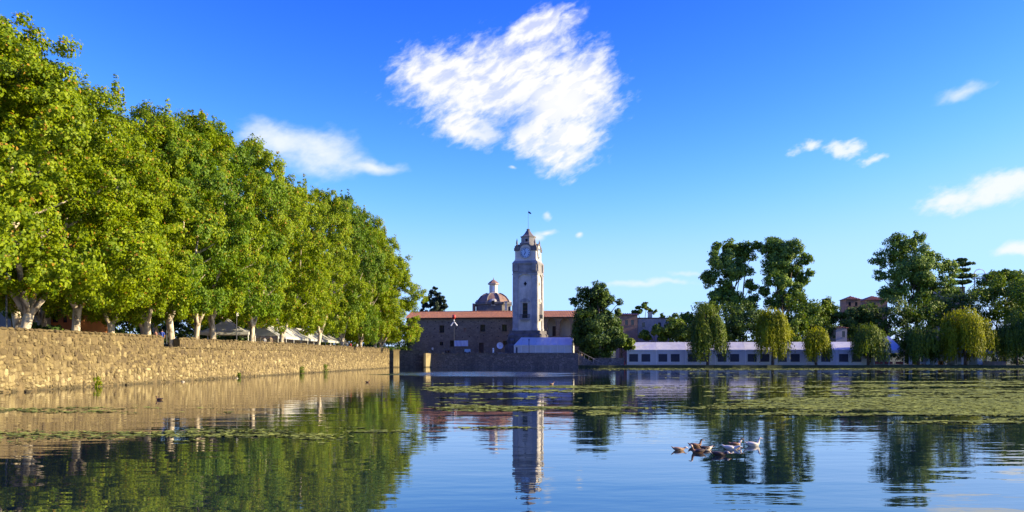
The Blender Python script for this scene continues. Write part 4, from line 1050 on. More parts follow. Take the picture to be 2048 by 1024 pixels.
def house(name, label, px0, px1, py_eave, Y, depth, wall, roofpx=None, roof='tile', z0=BANK, wins=(), hip=True, chimney=None, flat=False):
    xa, xb = XA(px0, Y), XA(px1, Y); ze = ZA(py_eave, Y); root = thing(name, label, 'house', ((xa + xb) / 2, Y, z0)); w = (xb - xa) / 2; h = ze - z0
    holes = [(XA(a, Y) - (xa + xb) / 2, XA(c, Y) - (xa + xb) / 2, ZA(e, Y) - z0, ZA(d, Y) - z0) for a, c, d, e in wins]
    b = MB(); wall_with_holes(b, -w, w, 0, h, 0, .35, holes); b.box2((-w, .353, 0), (-w + .3, depth, h)); b.box2((w - .3, .353, 0), (w, depth, h)); b.box2((-w + .303, depth - .3, 0), (w - .303, depth, h)); b.build('wall', M[wall], root)
    for xa_, xb_, za, zb in holes:
        f = MB(); f.box2((xa_ + .003, .15, za + .003), (xb_ - .003, .22, zb - .003)); o = f.build('window', M['glass'], root)
        s = MB(); s.box2((xa_ - .1, -.1, za - .12), (xb_ + .1, -.003, za - .003)); s.build('sill', M[wall], o)
    if flat:
        b = MB(); b.box2((-w - .1, -.1, h + .003), (w + .1, depth + .1, h + .25)); b.build('roof', M[roof], root)
    else:
        hr = ZA(roofpx, Y) - z0 - h; o_ = .4; r_ = w if hip else 0
        b = MB(); i_ = min(w, depth / 2) if hip else 0
        vs = [(-w - o_, -o_, h + .003), (w + o_, -o_, h + .003), (w + o_, depth + o_, h + .003), (-w - o_, depth + o_, h + .003), (-w - o_ + (i_ + o_) * .98, depth / 2, h + hr), (w + o_ - (i_ + o_) * .98, depth / 2, h + hr)]
        b.add(vs, [(0, 1, 5, 4), (2, 3, 4, 5), (1, 2, 5), (3, 0, 4), (3, 2, 1, 0)]); ro = b.build('roof', M[roof], root)
        cv = MB()
        for t in np.linspace(.03, .97, max(4, int(w * 2 / .45))):
            x = -w - o_ + (2 * w + 2 * o_) * t; lim = min(1, min(t, 1 - t) * (2 * w + 2 * o_) / (i_ + o_)) if hip else 1
            cv.tube([(x, -o_ - .05, h + .05), (x, -o_ + (depth / 2 + o_) * lim * .97, h + .05 + hr * lim * .97)], .09, 6)
        kind(cv.build('roof_tiles', M[roof], root), 'stuff')
    if chimney:
        c0, c1, cy = chimney; b = MB(); b.box2((XA(c0, Y) - root.location.x, 1.2, h), (XA(c1, Y) - root.location.x, 2.2, ZA(cy, Y) - z0)); b.box2((XA(c0, Y) - root.location.x - .12, 1.08, ZA(cy, Y) - z0 + .003), (XA(c1, Y) - root.location.x + .12, 2.32, ZA(cy, Y) - z0 + .2)); b.build('chimney', M['cream'], root)
    return root
house('town_house', 'reddish plastered house with a low tile roof right of the big dark tree', 1238, 1275, 630, 234, 8, 'brick', 625.5, wins=[(1250, 1256, 640, 650), (1262, 1268, 640, 650)], hip=False)
house('town_house', 'long low grey beige house with a pale square chimney', 1275.5, 1340, 637, 236, 8, 'greige', roof='wood', flat=True, wins=[(1284, 1290, 645, 654), (1316, 1322, 645, 654)], chimney=(1298, 1306, 625))
house('tower_house', 'small brick tower house with a hipped red tile roof above the trees', 1692, 1721, 599, 268, 5, 'brick', 591, wins=[(1697, 1702, 604, 612), (1710, 1715, 604, 612)])
house('town_house', 'reddish house with a tile roof glimpsed left of the broad tall tree', 1733, 1775, 600, 270, 8, 'brick', 590, wins=[(1745, 1750, 606, 614)])
house('town_house', 'small white house glimpsed between dark trees above the marquee', 1672, 1694, 656, 224, 5, 'greige', roof='tile', roofpx=651, wins=[(1684, 1690, 662, 674)])
house('town_house', 'grey block with flat roof showing above the trees left of the tower house', 1653, 1661, 598, 266, 4, 'greige', roof='greige', flat=True)
house('town_house', 'pale grey house half hidden under the broad tall tree', 1880, 1930, 575, 268, 8, 'greige', roof='greige', flat=True, wins=[(1890, 1898, 582, 592)])
# white metal frame on the skyline at the right
Y = 264; root = thing('metal_frame', 'white metal frame with arched top and cross bars on the right skyline', 'frame')
for px in (1949, 1970):
    b = MB(); b.tube([P(px, 600, Y), P(px, 545, Y)], .16, 8); b.build('post', M['white'], root)
for py in (548, 556, 564):
    b = MB(); b.tube([P(1947, py, Y), P(1973, py, Y)], .11, 6); b.build('bar', M['white'], root)
b = MB(); b.tube([P(1949, 545, Y), P(1953, 540, Y), P(1959, 538, Y), P(1966, 540, Y), P(1970, 545, Y)], .13, 6); b.build('arch', M['white'], root)
# left: gabled grey building and orange house behind the plane trees
Y = 92; root = thing('gabled_house', 'grey gabled house behind the lamp post at the near end of the promenade', 'house')
x0, x1 = XA(-160, Y), XA(22, Y); b = MB(); zt = ZA(566, Y)
b.prism([(x0, PROM), (x1, PROM), (x1, ZA(607, Y)), ((x0 + x1) / 2 + 3, ZA(520, Y)), (x0, ZA(600, Y))], Y, Y + 10); b.build('wall', M['greige'], root)
b = MB(); b.add([(x1 + .4, Y - .4, ZA(607, Y) - .1), (x1 + .4, Y + 10.4, ZA(607, Y) - .1), ((x0 + x1) / 2 + 3, Y + 10.4, ZA(520, Y) + .1), ((x0 + x1) / 2 + 3, Y - .4, ZA(520, Y) + .1), (x0, Y - .4, ZA(600, Y) + .1), (x0, Y + 10.4, ZA(600, Y) + .1)], [(0, 1, 2, 3), (3, 2, 5, 4)]); b.build('roof', M['tile'], root)
house('orange_house', 'orange house glimpsed through the plane trees at the near end', 50, 146, 560, 100, 9, 'orange', 535, z0=PROM, wins=[(70, 80, 600, 622), (104, 116, 622, 645), (126, 134, 632, 645)])

# ------------------------------------------------------------------ tents
def sag_grid(b, A, B, Cc, D, n, m, sag=.0, scallop=0, mi=0):
    """a cloth panel between four corners, pulled down a little in the middle"""
    A, B, Cc, D = map(Vector, (A, B, Cc, D)); vs, fs = [], []
    for j in range(m + 1):
        t = j / m
        for i in range(n + 1):
            s = i / n; p = (A.lerp(B, s)).lerp(D.lerp(Cc, s), t)
            p.z -= sag * 16 * s * (1 - s) * t * (1 - t) + scallop * abs(math.sin(s * n * math.pi / 2)) * (1 - t) * .0
            vs.append(p)
    for j in range(m):
        for i in range(n): q = j * (n + 1) + i; fs.append((q, q + 1, q + n + 2, q + n + 1))
    b.add(vs, fs, mi)

def pagoda(label, cx, cy, z0, w, eave, peak, rz=0, mat='tent', group=None, closed=()):
    root = thing('pagoda_tent', label, 'tent', (cx, cy, z0), rz, group); h = w / 2
    b = MB(); n = 8
    cor = [(-h, -h), (h, -h), (h, h), (-h, h)]
    for i in range(4):
        (xa, ya), (xb, yb) = cor[i], cor[(i + 1) % 4]; vs, fs = [], []
        for j in range(n + 1):
            t = j / n; z = eave + (peak - eave) * (t ** 1.35); q = 1 - t
            for s in range(5): u = s / 4; vs.append(((xa + (xb - xa) * u) * q, (ya + (yb - ya) * u) * q, z - .08 * math.sin(math.pi * u) * q))
        for j in range(n):
            for s in range(4): k = j * 5 + s; fs.append((k, k + 1, k + 6, k + 5))
        b.add(vs, fs)
    b.build('canopy', M[mat], root, smooth=False)
    b = MB()
    for i in range(4):
        (xa, ya), (xb, yb) = cor[i], cor[(i + 1) % 4]
        b.box(((xa + xb) / 2 * 1.003, (ya + yb) / 2 * 1.003, eave - .17), (w, .03, .34), math.atan2(yb - ya, xb - xa))
    b.build('valance', M[mat], root)
    for x, y in cor:
        b = MB(); b.tube([(x * .98, y * .98, 0), (x * .98, y * .98, eave)], .06, 6); b.build('pole', M['white'], root)
    for i in closed:
        (xa, ya), (xb, yb) = cor[i], cor[(i + 1) % 4]; b = MB(); b.box(((xa + xb) / 2 * .97, (ya + yb) / 2 * .97, (eave - .35) / 2), (w * .94, .03, eave - .36), math.atan2(yb - ya, xb - xa)); b.build('side_wall', M[mat], root)
    return root
pagoda('white peaked tent behind the plane trees at the middle of the promenade', XA(455, 122), 122, PROM, 6.6, 2.35, 4.4, R(8), group=None)
hedge('hedge', 'dark reddish shrubs in the shade under the peaked white tent', XA(430, 127), 127, XA(500, 127), 128, PROM, 1.8, .5, 45, 'leaf_dark')

def marquee_long_left():
    root = thing('long_marquee', 'long white open sided marquee running along the promenade under the plane trees', 'tent', (-37.9, 0, PROM))
    y0, y1, w = 131, 188, 3.4; e, r_ = 2.1, 4.1; n = 12
    for i in range(n):
        a, c = y0 + (y1 - y0) * i / n, y0 + (y1 - y0) * (i + 1) / n - .04; b = MB()
        sag_grid(b, (w, a, e), (w, c, e), (0, c, r_), (0, a, r_), 4, 5, .16); sag_grid(b, (-w, c, e), (-w, a, e), (0, a, r_), (0, c, r_), 4, 5, .16)
        b.box2((w, a, e - .35), (w + .03, c, e)); b.build('roof_panel', M['tent'], root)
        p = MB(); p.tube([(w - .05, a, 0), (w - .05, a, e)], .05, 6); p.build('pole', M['white'], root)
    b = MB(); b.prism([(-w, e), (w, e), (0, r_)], y0 - .04, y0 - .01); b.build('gable', M['tent'], root)
    b = MB(); b.box2((-w, y0, 0), (-w + .03, y1, e)); b.build('back_wall', M['tent'], root)
marquee_long_left()

def marquee_terrace():
    Y = 208.0; root = thing('terrace_marquee', 'white closed marquee on the terrace right in front of the clock tower', 'tent')
    xa, xb = XA(1027, Y), XA(1144, Y); ze = ZA(690, Y); zr = ZA(674.5, Y + 4); D = 8
    n = 8
    for i in range(n):
        a = xa + (xb - xa) * i / n; c = xa + (xb - xa) * (i + 1) / n - .02; b = MB()
        ar = max(a, xa + 1.2)
        sag_grid(b, (a, Y, ze), (c, Y, ze), (c if i else max(c, xa + 1.2), Y + D / 2, zr), (ar if i == 0 else a, Y + D / 2, zr), 4, 4, .06)
        sag_grid(b, (c, Y + D, ze), (a, Y + D, ze), (ar if i == 0 else a, Y + D / 2, zr), (c, Y + D / 2, zr), 4, 4, .06); b.build('roof_panel', M['tent'], root)
        b = MB(); b.box2((a + .03, Y + .05, TERR), (c - .01, Y + .08, ze - .02)); b.build('wall_panel', M['tent'], root)
        b = MB(); b.box2((a, Y - .02, ze - .3), (c, Y + .01, ze)); b.build('valance', M['tent'], root)
        b = MB(); b.tube([(a, Y + .02, TERR), (a, Y + .02, ze)], .06, 6); b.build('pole', M['white'], root)
    for x in (xa, xb):
        b = MB(); b.prism([(Y, TERR), (Y + D, TERR), (Y + D, ze), (Y + D / 2, zr if x == xb else ze + .02), (Y, ze)], x - .03, x, 'x'); b.build('gable', M['tent'], root)
    b = MB(); b.add([(xa, Y, ze), (xa, Y + D, ze), (xa + 1.2, Y + D / 2, zr)], [(0, 1, 2)]); b.build('hip_panel', M['tent'], root)
    b = MB(); b.box2((XA(1031, Y), Y - .01, TERR), (XA(1034, Y), Y + .047, ze - .5)); b.build('door_flap', M['metal'], root); pivot(root, xb, Y, -8)
marquee_terrace()

def marquee_right():
    Y = 209.5; root = thing('pond_marquee', 'very long white marquee with dark square windows along the right shore', 'tent')
    xb = XA(1736, Y); xa = xb - 56.4; ze = ZA(699, Y); zr = ZA(683.5, Y + 5); D = 10; n = 8; hipx = xa + 6.6
    bay = (xb - xa) / n
    for i in range(n):
        a, c = xa + bay * i, xa + bay * (i + 1) - .03
        def top(x): return (max(x, hipx), Y + D / 2, zr)
        b = MB(); lift = lambda x: ze
        if c <= hipx + .2:      # hipped end: roof climbs from the corner
            ta = (a, Y + D / 2 * max(.05, (a - xa) / (hipx - xa)), ze + (zr - ze) * (a - xa) / (hipx - xa)); tc_ = (c, Y + D / 2 * min(1, (c - xa) / (hipx - xa)), ze + (zr - ze) * min(1, (c - xa) / (hipx - xa)))
            sag_grid(b, (a, Y, ze), (c, Y, ze), tc_, ta, 4, 4, .03)
            sag_grid(b, (a, Y + D, ze), (c, Y + D, ze), (tc_[0], Y + D - (tc_[1] - Y), tc_[2]), (ta[0], Y + D - (ta[1] - Y), ta[2]), 4, 4, .03)
        else:
            sag_grid(b, (a, Y, ze), (c, Y, ze), (c, Y + D / 2, zr), (a, Y + D / 2, zr), 4, 4, .12)
            sag_grid(b, (c, Y + D, ze), (a, Y + D, ze), (a, Y + D / 2, zr), (c, Y + D / 2, zr), 4, 4, .12)
        b.build('roof_panel', M['tent'], root)
        w = bay * .26; h0, h1 = BANK + .75, BANK + 2.62
        hol = [(a + bay * .07, a + bay * .37, h0, h1), (a + bay * .49, a + bay * .79, h0, h1)]
        b = MB(); wall_with_holes(b, a + .04, c - .02, BANK, ze - .02, Y + .05, Y + .09, hol); b.build('wall_panel', M['tent'], root)
        for q in hol:
            g_ = MB(); g_.box2((q[0] - .03, Y + .10, q[2] - .03), (q[1] + .03, Y + .12, q[3] + .03)); g_.build('window', M['tent_window'], root)
        b = MB(); b.box2((a, Y - .03, ze - .36), (c, Y + .0, ze)); b.build('valance', M['tent'], root)
        b = MB(); b.tube([(a, Y + .0, BANK), (a, Y + .0, ze)], .07, 6); b.build('pole', M['white'], root)
    b = MB(); b.add([(xa, Y, ze), (hipx, Y + D / 2, zr), (xa, Y + D, ze)], [(0, 1, 2)]); b.build('hip_panel', M['tent'], root)
    b = MB(); b.box2((xa - .04, Y, BANK), (xa - .01, Y + D, ze)); b.build('end_wall', M['tent'], root)
    b = MB(); b.box2((xa, Y + D - .05, BANK), (xb, Y + D - .02, ze)); b.build('back_wall', M['tent'], root); pivot(root, xb, Y, -7.6)
marquee_right()
def open_tent():
    Y = 209.0; root = thing('open_marquee', 'white open fronted marquee with a peaked roof at the right end of the long one', 'tent')
    xa, xb = XA(1748, Y), XA(1808, Y); ze = ZA(700, Y); zr = ZA(671.5, Y + 3.5); D = 8; xr = XA(1791, Y)
    b = MB(); sag_grid(b, (xa, Y, ze), (xb, Y, ze), (xr, Y + D / 2, zr), (xa + 1.5, Y + D / 2, zr - 1.0), 8, 6, .25); sag_grid(b, (xb, Y + D, ze), (xa, Y + D, ze), (xa + 1.5, Y + D / 2, zr - 1.0), (xr, Y + D / 2, zr), 8, 6, .25)
    b.add([(xb, Y, ze), (xb, Y + D, ze), (xr, Y + D / 2, zr)], [(0, 1, 2)]); b.add([(xa, Y, ze), (xa, Y + D, ze), (xa + 1.5, Y + D / 2, zr - 1)], [(0, 1, 2)]); b.build('canopy', M['tent'], root)
    b = MB(); b.box2((xa, Y - .04, ze - .7), (xb, Y - .01, ze - .01)); b.build('valance', M['tent'], root)
    for x in np.linspace(xa, xb, 3):
        for y in (Y, Y + D): b = MB(); b.tube([(x, y, BANK), (x, y, ze)], .07, 6); b.build('pole', M['white'], root)
    b = MB(); b.box2((xa - .1, Y + D - .1, BANK), (xb + .1, Y + D - .07, ze)); b.build('back_wall', M['tent_grey'], root)
open_tent()
pagoda('grey green peaked tent between the dark round willow and the yellow dome willow', XA(1879, 211), 211, BANK, 5.2, 3.2, 5.2, 0, 'tent_grey', 'grey green stalls on the far shore', (2,))
pagoda('grey green stall roof half hidden behind the yellow dome willow', XA(1925, 212), 212, BANK, 5.4, 3.2, 4.6, 0, 'tent_grey', 'grey green stalls on the far shore', (2,))
pagoda('pale low stall tent beside the person on the shore', XA(1965, 211), 211, BANK, 4.6, 3.0, 4.2, 0, 'tent_grey', 'grey green stalls on the far shore', (2,))

# ------------------------------------------------------------------ people
SKIN = mat_plain('skin', (.50, .30, .20), .6, .1); HAIR = mat_plain('dark_hair', (.02, .014, .01), .6, .2)
def cloth(name, c): return mat_plain(name, c, .85, .15, 6)
CL = {k: cloth(k + '_clothing', c) for k, c in dict(pink=(.62, .30, .24), blue=(.04, .08, .45), white=(.65, .64, .60), red=(.45, .03, .03), dark=(.03, .03, .04), denim=(.05, .08, .17), tan=(.35, .26, .16)).items()}
def person(label, x, y, z, face, shirt, trousers, pose=0, h=1.72):
    """a walking or standing figure; face = heading angle of the body"""
    root = thing('person', label, 'person', (x, y, z), face, 'people round the pond'); s = h / 1.72
    st = .16 * (1 if pose == 1 else .35)
    V = [((0, 0, .95), .145), ((0, .01, 1.13), .13), ((0, .015, 1.32), .165), ((0, .01, 1.44), .10), ((0, .0, 1.52), .055), ((0, -.015, 1.60), .085), ((0, -.015, 1.70), .07),
         ((-.10, 0, .88), .10), ((-.11, -st, .50), .065), ((-.11, -st + .06 + st * .3, .09), .045), ((-.11, -st - .08, .045), .04),
         ((.10, 0, .88), .10), ((.11, st, .50), .065), ((.11, st + .10, .10), .045), ((.11, st - .04, .045), .04),
         ((-.19, .01, 1.40), .062), ((-.25, .02 + st * .5, 1.13), .045), ((-.24, -.06 + st, .90), .034), ((-.24, -.09 + st, .82), .035),
         ((.19, .01, 1.40), .062), ((.25, .02 - st * .5, 1.13), .045), ((.24, -.10 - st, .90), .034), ((.24, -.13 - st, .82), .035)]
    E = [(0, 1), (1, 2), (2, 3), (3, 4), (4, 5), (5, 6), (0, 7), (7, 8), (8, 9), (9, 10), (0, 11), (11, 12), (12, 13), (13, 14), (3, 15), (15, 16), (16, 17), (17, 18), (3, 19), (19, 20), (20, 21), (21, 22)]
    me = bpy.data.meshes.new('body'); me.from_pydata([tuple(q * s for q in v[0]) for v in V], E, [])
    o = bpy.data.objects.new('body', me); COL.objects.link(o)
    sk = o.modifiers.new('skin', 'SKIN'); o.modifiers.new('sub', 'SUBSURF').levels = 1
    for i, d in enumerate(me.skin_vertices[0].data): d.radius = (V[i][1] * s, V[i][1] * s); d.use_root = (i == 0)
    dg = bpy.context.evaluated_depsgraph_get(); m2 = bpy.data.meshes.new_from_object(o.evaluated_get(dg))
    bpy.data.objects.remove(o); m2.name = 'body'; m2.materials.clear()
    for q in (SKIN, shirt, trousers, CL['dark']): m2.materials.append(q)
    for p in m2.polygons:
        c = p.center / s; p.use_smooth = True
        p.material_index = 3 if c.z < .085 else 2 if c.z < .96 and abs(c.x) < .20 and not (abs(c.x) > .19 and c.z > .75) else 0 if (c.z > 1.47 or (abs(c.x) > .17 and c.z < 1.16)) else 1
    bo = link('body', m2, root)
    hb = MB(); hb.lathe([(.02, 1.74), (.07, 1.725), (.098, 1.68), (.102, 1.62), (.085, 1.56)][::-1], 10, (0, .012, 0)); hb.v = [(a * s, b_ * s, c * s) for a, b_, c in hb.v]; hb.build('hair', HAIR, bo, smooth=True)
    nb = MB(); nb.tube([(0, -.09 * s, 1.625 * s), (0, -.118 * s, 1.595 * s)], [.008, .014], 6); nb.build('nose', SKIN, bo)
    return root
def on_prom(px, off): Y = trunk_Y(px, off); return XA(px, Y), Y, PROM
x, y, z = on_prom(311, 1.6); person('person in a pink shirt at the parapet just before its gap', x, y, z + .0, R(150), CL['pink'], CL['denim'], 0, 1.62)
x, y, z = on_prom(324, 2.2); person('person in a blue top walking behind the one in pink', x, y, z + .02, R(200), CL['blue'], CL['dark'], 1, 1.75)
x, y, z = on_prom(529, 1.5); person('dark haired person in white leaning by the wall, left of a pair', x, y, z, R(170), CL['white'], CL['denim'], 0, 1.66)
x, y, z = on_prom(541, 1.5); person('taller dark haired person in a tan top, right of a pair by the wall', x, y, z, R(190), CL['tan'], CL['dark'], 0, 1.84)
x, y, z = on_prom(694, 1.4); person('stroller in a white shirt beside the one in red near the wall end', x, y, z, R(200), CL['white'], CL['dark'], 1, 1.8)
x, y, z = on_prom(701, 1.5); person('stroller in a red top near the far end of the promenade', x, y, z, R(170), CL['red'], CL['denim'], 1, 1.72)
x, y, z = on_prom(714, 1.4); person('person in a white shirt alone near the far end of the wall', x, y, z, R(180), CL['white'], CL['denim'], 0, 1.7)
person('person in white on the terrace below the small left windows', XA(865, 212), 212, TERR, R(150), CL['white'], CL['dark'], 0)
person('person in a pale top on the steps beside the big dark tree', XA(1163, 205.5), 205.5, 1.6, R(190), CL['tan'], CL['tan'], 0)
person('person in a white shirt standing on the bare shore at the far right', XA(1990, 206.8), 206.8, BANK + .9, R(120), CL['white'], CL['dark'], 0, 1.8)

# ------------------------------------------------------------------ posts, dish, steps, small things
def lamp_post(label, x, y, z, h, group='street lamps'):
    root = thing('lamp_post', label, 'lamp post', (x, y, z), 0, group)
    b = MB(); b.lathe([(.14, 0), (.14, .3), (.075, .4), (.06, h - .4), (.05, h)], 8); b.build('pole', M['metal'], root)
    b = MB(); b.lathe([(.10, h), (.24, h + .12), (.28, h + .42), (.12, h + .55), (.03, h + .68)], 8); b.build('lantern', M['white'], root)
lamp_post('dark lamp post beside the nearest trunk, before the grey gabled house', XA(13, 66), 66, PROM, 4.6)
lamp_post('thin dark lamp post by the gap in the parapet', XA(333, 90), 90, PROM, 3.6)
lamp_post('thin dark lamp post in front of the peaked white tent', XA(473, 108), 108, PROM, 3.9)
Y = 213; root = thing('signal_mast', 'lamp mast with a red ball top and two spread white arms before the stone facade', 'mast', (XA(908, Y), Y, TERR)); zt = ZA(629, Y) - TERR
b = MB(); b.tube([(0, 0, 0), (0, 0, zt - 1.2)], [.09, .05], 8); b.build('pole', M['metal'], root)
b = MB(); b.lathe([(.05, zt - 1.15), (.34, zt - .95), (.46, zt - .55), (.34, zt - .15), (.05, zt)], 12); b.build('red_ball', M['red'], root, smooth=True)
b = MB(); b.lathe([(.05, zt - 1.65), (.16, zt - 1.55), (.16, zt - 1.3), (.05, zt - 1.2)], 8); b.build('collar', M['white'], root)
for s in (-1, 1):
    b = MB(); b.tube([(s * .08, 0, zt - 1.8), (s * .75, .0, zt - 2.7)], [.13, .17], 8); b.build('lamp_arm', M['white'], root)
root = thing('slim_post', 'slim dark post standing in front of the white terrace marquee', 'post', (XA(1058, 206.9), 206.9, TERR))
b = MB(); b.tube([(0, 0, 0), (0, 0, 3.1)], [.09, .07], 8); b.build('pole', M['metal'], root)
b = MB(); b.lathe([(.08, 3.1), (.15, 3.16), (.15, 3.36), (.04, 3.46)], 8); b.build('cap', M['metal'], root)
Y = 208.8; root = thing('satellite_dish', 'round pale satellite dish on a stand on the terrace left of the marquee', 'dish', (XA(1000, Y), Y, TERR + .15)); zc = ZA(691, Y) - TERR - .15
b = MB(); n = 24; vs = [(0, .22, zc)]
for k, (rr_, d) in enumerate(((.3, .19), (.55, .11), (.78, 0))): vs += [(rr_ * math.cos(2 * math.pi * i / n), d, zc + rr_ * math.sin(2 * math.pi * i / n)) for i in range(n)]
fs = [(0, 1 + i, 1 + (i + 1) % n) for i in range(n)] + [(1 + q * n + i, 1 + q * n + (i + 1) % n, 1 + (q + 1) * n + (i + 1) % n, 1 + (q + 1) * n + i) for q in (0, 1) for i in range(n)]
vs2 = [(x, y + .03, z) for x, y, z in vs]; o_ = len(vs); b.add(vs + vs2, fs + [tuple(j + o_ for j in reversed(f_)) for f_ in fs]); b.build('bowl', M['banner'], root)
b = MB(); b.tube([(0, .25, -.15), (0, .25, zc)], .06, 8); b.build('stand', M['metal'], root)
b = MB(); b.tube([(0, .2, zc - .5), (0, -.5, zc)], .03, 6); b.box((0, -.5, zc), (.14, .14, .14)); b.build('feed_arm', M['metal'], root)
b = MB(); b.box2((-.5, -.2, -.15), (.9, .6, .12)); b.build('base', M['white'], root)
Y = 208.6; b = MB(); b.lathe([(.28, 0), (.28, .1), (.2, .15), (.2, 1.15), (.12, 1.25)], 10); tag(b.build('bollard', M['white'], loc=(XA(986.5, Y), Y, TERR + .1)), 'white sunlit bollard on the terrace edge beside the satellite dish', 'bollard')
Y = 211; root = thing('utility_cart', 'pale blue closed cart standing on the terrace right of the banner', 'cart', (XA(935, Y), Y, TERR))
b = MB(); b.box((0, 0, .75), (1.45, .9, .75), 0, 0, (.9, .9)); b.build('body', M['blue'], root)
for sx in (-1, 1):
    b = MB(); b.tube([(sx * .5, -.5, .27), (sx * .5, -.40, .27)], .27, 12); b.build('wheel', M['metal'], root)
b = MB(); b.tube([(.7, -.2, .9), (1.15, -.2, 1.05), (1.15, .2, 1.05), (.7, .2, .9)], .03, 6); b.build('handle', M['metal'], root)
for i, (px, lab) in enumerate(((893, 'dark brown barrel on the terrace under the banner, left of a pair'), (899, 'dark brown barrel on the terrace under the banner, right of a pair'))):
    Y = 211.5; root = thing('barrel', lab, 'barrel', (XA(px, Y), Y, TERR), 0, 'barrels on the terrace')
    b = MB(); b.lathe([(.27, 0), (.34, .3), (.36, .5), (.34, .7), (.27, 1.0)], 14); b.build('staves', M['wood'], root, smooth=True)
    for z in (.22, .78): b = MB(); b.lathe([(.335, z), (.345, z + .06)], 14); b.build('hoop', M['metal'], root)
# steps and rail from the terrace down to the shore
root = thing('stone_steps', 'stone steps with a pale handrail going down beside the embankment', 'steps', (15.32, 204.6, 0))
for k in range(8):
    b = MB(); b.box2((k * .6, 0, -.2), (k * .6 + .595, 2.2, 2.9 - k * .33)); b.build('step', M['bank_stone'], root)
b = MB(); b.tube([(0, -.05, 3.85), (4.8, -.05, 1.3)], .04, 6); b.build('handrail', M['greige'], root)
for k in range(5): b = MB(); b.tube([(.3 + k * 1.05, -.05, 2.6 - .56 * k), (.3 + k * 1.05, -.05, 3.68 - k * .56)], .035, 6); b.build('rail_post', M['greige'], root)
root = thing('parapet_wall', 'low dark stone parapet along the shore left of the long marquee', 'wall')
b = MB(); b.box2((XA(1185, 204.9), 204.7, BANK), (XA(1248, 204.9), 205.2, BANK + 1.5)); b.build('masonry', M['bank_stone'], root)
b = MB(); b.box2((XA(1184, 204.9), 204.6, BANK + 1.503), (XA(1249, 204.9), 205.3, BANK + 1.68)); b.build('coping', M['bank_stone'], root)
# tables, benches and panels under the tents
def table(label, x, y, cl):
    root = thing('table', label, 'table', (x, y, BANK), 0, 'tables under the open tents')
    b = MB(); b.box((0, 0, .76), (1.8, .9, .05)); b.build('tabletop', M['wood'], root)
    b = MB(); n = 24; pr = []
    b.box((0, -.46, .52), (1.84, .02, .5)); b.box((0, 0, .795), (1.84, .94, .015)); b.build('cloth', M[cl], root)
    for sx in (-.8, .8):
        for sy in (-.38, .38): b = MB(); b.tube([(sx, sy, 0), (sx, sy, .735)], .03, 6); b.build('leg', M['metal'], root)
for px, cl, lab in ((1756, 'redcloth', 'red clothed table at the left in the open fronted marquee'), (1776, 'redcloth', 'red clothed table in the middle of the open fronted marquee'), (1797, 'redcloth', 'red clothed table at the right in the open fronted marquee'), (1842, 'banner', 'pale blue clothed table under the dark round willow'), (1920, 'tent', 'white clothed table below the yellow dome willow')):
    table(lab, XA(px, 210.5), 210.5, cl)
def board(label, px, w, h, mat, Y=208.8):
    root = thing('stall_board', label, 'board', (XA(px, Y), Y, BANK), 0, 'upright boards at the stalls')
    b = MB(); b.box((0, 0, h / 2 + .15), (w, .06, h)); b.build('panel', M[mat], root)
    for s in (-1, 1): b = MB(); b.box((s * w * .4, 0, .075), (.08, .5, .15)); b.build('foot', M['metal'], root)
for px, w, h, m_, lab in ((1821, .8, 2.6, 'banner', 'narrow pale upright board right of the open fronted marquee'), (1873, .7, 2.1, 'banner', 'pale upright board under the grey green peaked tent'), (1882, .5, 1.9, 'cream', 'cream narrow board under the grey green peaked tent'),
                      (1926, .9, 1.7, 'banner', 'pale board beside the white clothed table'), (1960, 1.4, 1.9, 'banner', 'wide pale board under the low stall tent'), (1856, .9, 1.3, 'blue', 'blue low board between the stalls'), (1881, 1.2, .8, 'orange', 'small orange board hung between the stalls')):
    board(lab, px, w, h, m_)
b = MB(); b.prism([(XA(px, 204.6 + dy), 204.6 + dy) for px, dy in ((1965, 0), (1990, -.5), (2012, .2), (2008, 2.6), (1985, 3.0), (1968, 2.4))], BANK - .3, BANK + .9, 'z'); kind(b.build('shore_mound', M['earth']), 'structure')
# wood debris / boat-like red box at left of the marquee
b = MB(); b.box((0, 0, .4), (1.6, .8, .8), 0, 0, (.92, .9)); root = thing('red_crate', 'low red crate on the shore at the left end of the long marquee', 'crate', (XA(1243, 206), 206, BANK)); b.build('body', M['red'], root)
b = MB(); b.box((0, 0, .86), (1.6, .8, .1)); b.build('lid', M['red'], root)

# ------------------------------------------------------------------ plants on the wall
def tuft(label, px, py, size, leaf, n=14):
    Y = WY(py) if py > 735 else 100; x = wall_x(Y) + .15
    cl = [(random.uniform(-.3, .3) * size, random.uniform(-.4, .4) * size, random.uniform(0, .9) * size, .28 * size) for _ in range(n)]
    v, f = clump_leaves(cl, 24, .13 * max(1, size)); root = thing('wall_plant', label, 'plant', (x, Y, .06), 0, 'plants at the foot of the pond wall')
    kind(link('leaves', np_mesh('leaves', v, f, M[leaf]), root), 'stuff')
    b = MB(); b.tube([(-.1, 0, -.05), (.05, .05, .6 * size)], [.04, .015], 5); b.build('stem', M['bark_dark'], root)
tuft('bright green leafy tuft at the foot of the wall near its near end', 124, 773, .75, 'leaf_plane')
tuft('dark plant at the wall foot below the pair of people', 519, 755, .5, 'leaf_mid')
tuft('tall dark plant climbing the wall at the middle crack', 600, 747, 1.1, 'leaf_mid')
tuft('dark bushy plant on the wall past the middle crack', 652, 744, 1.2, 'leaf_mid')

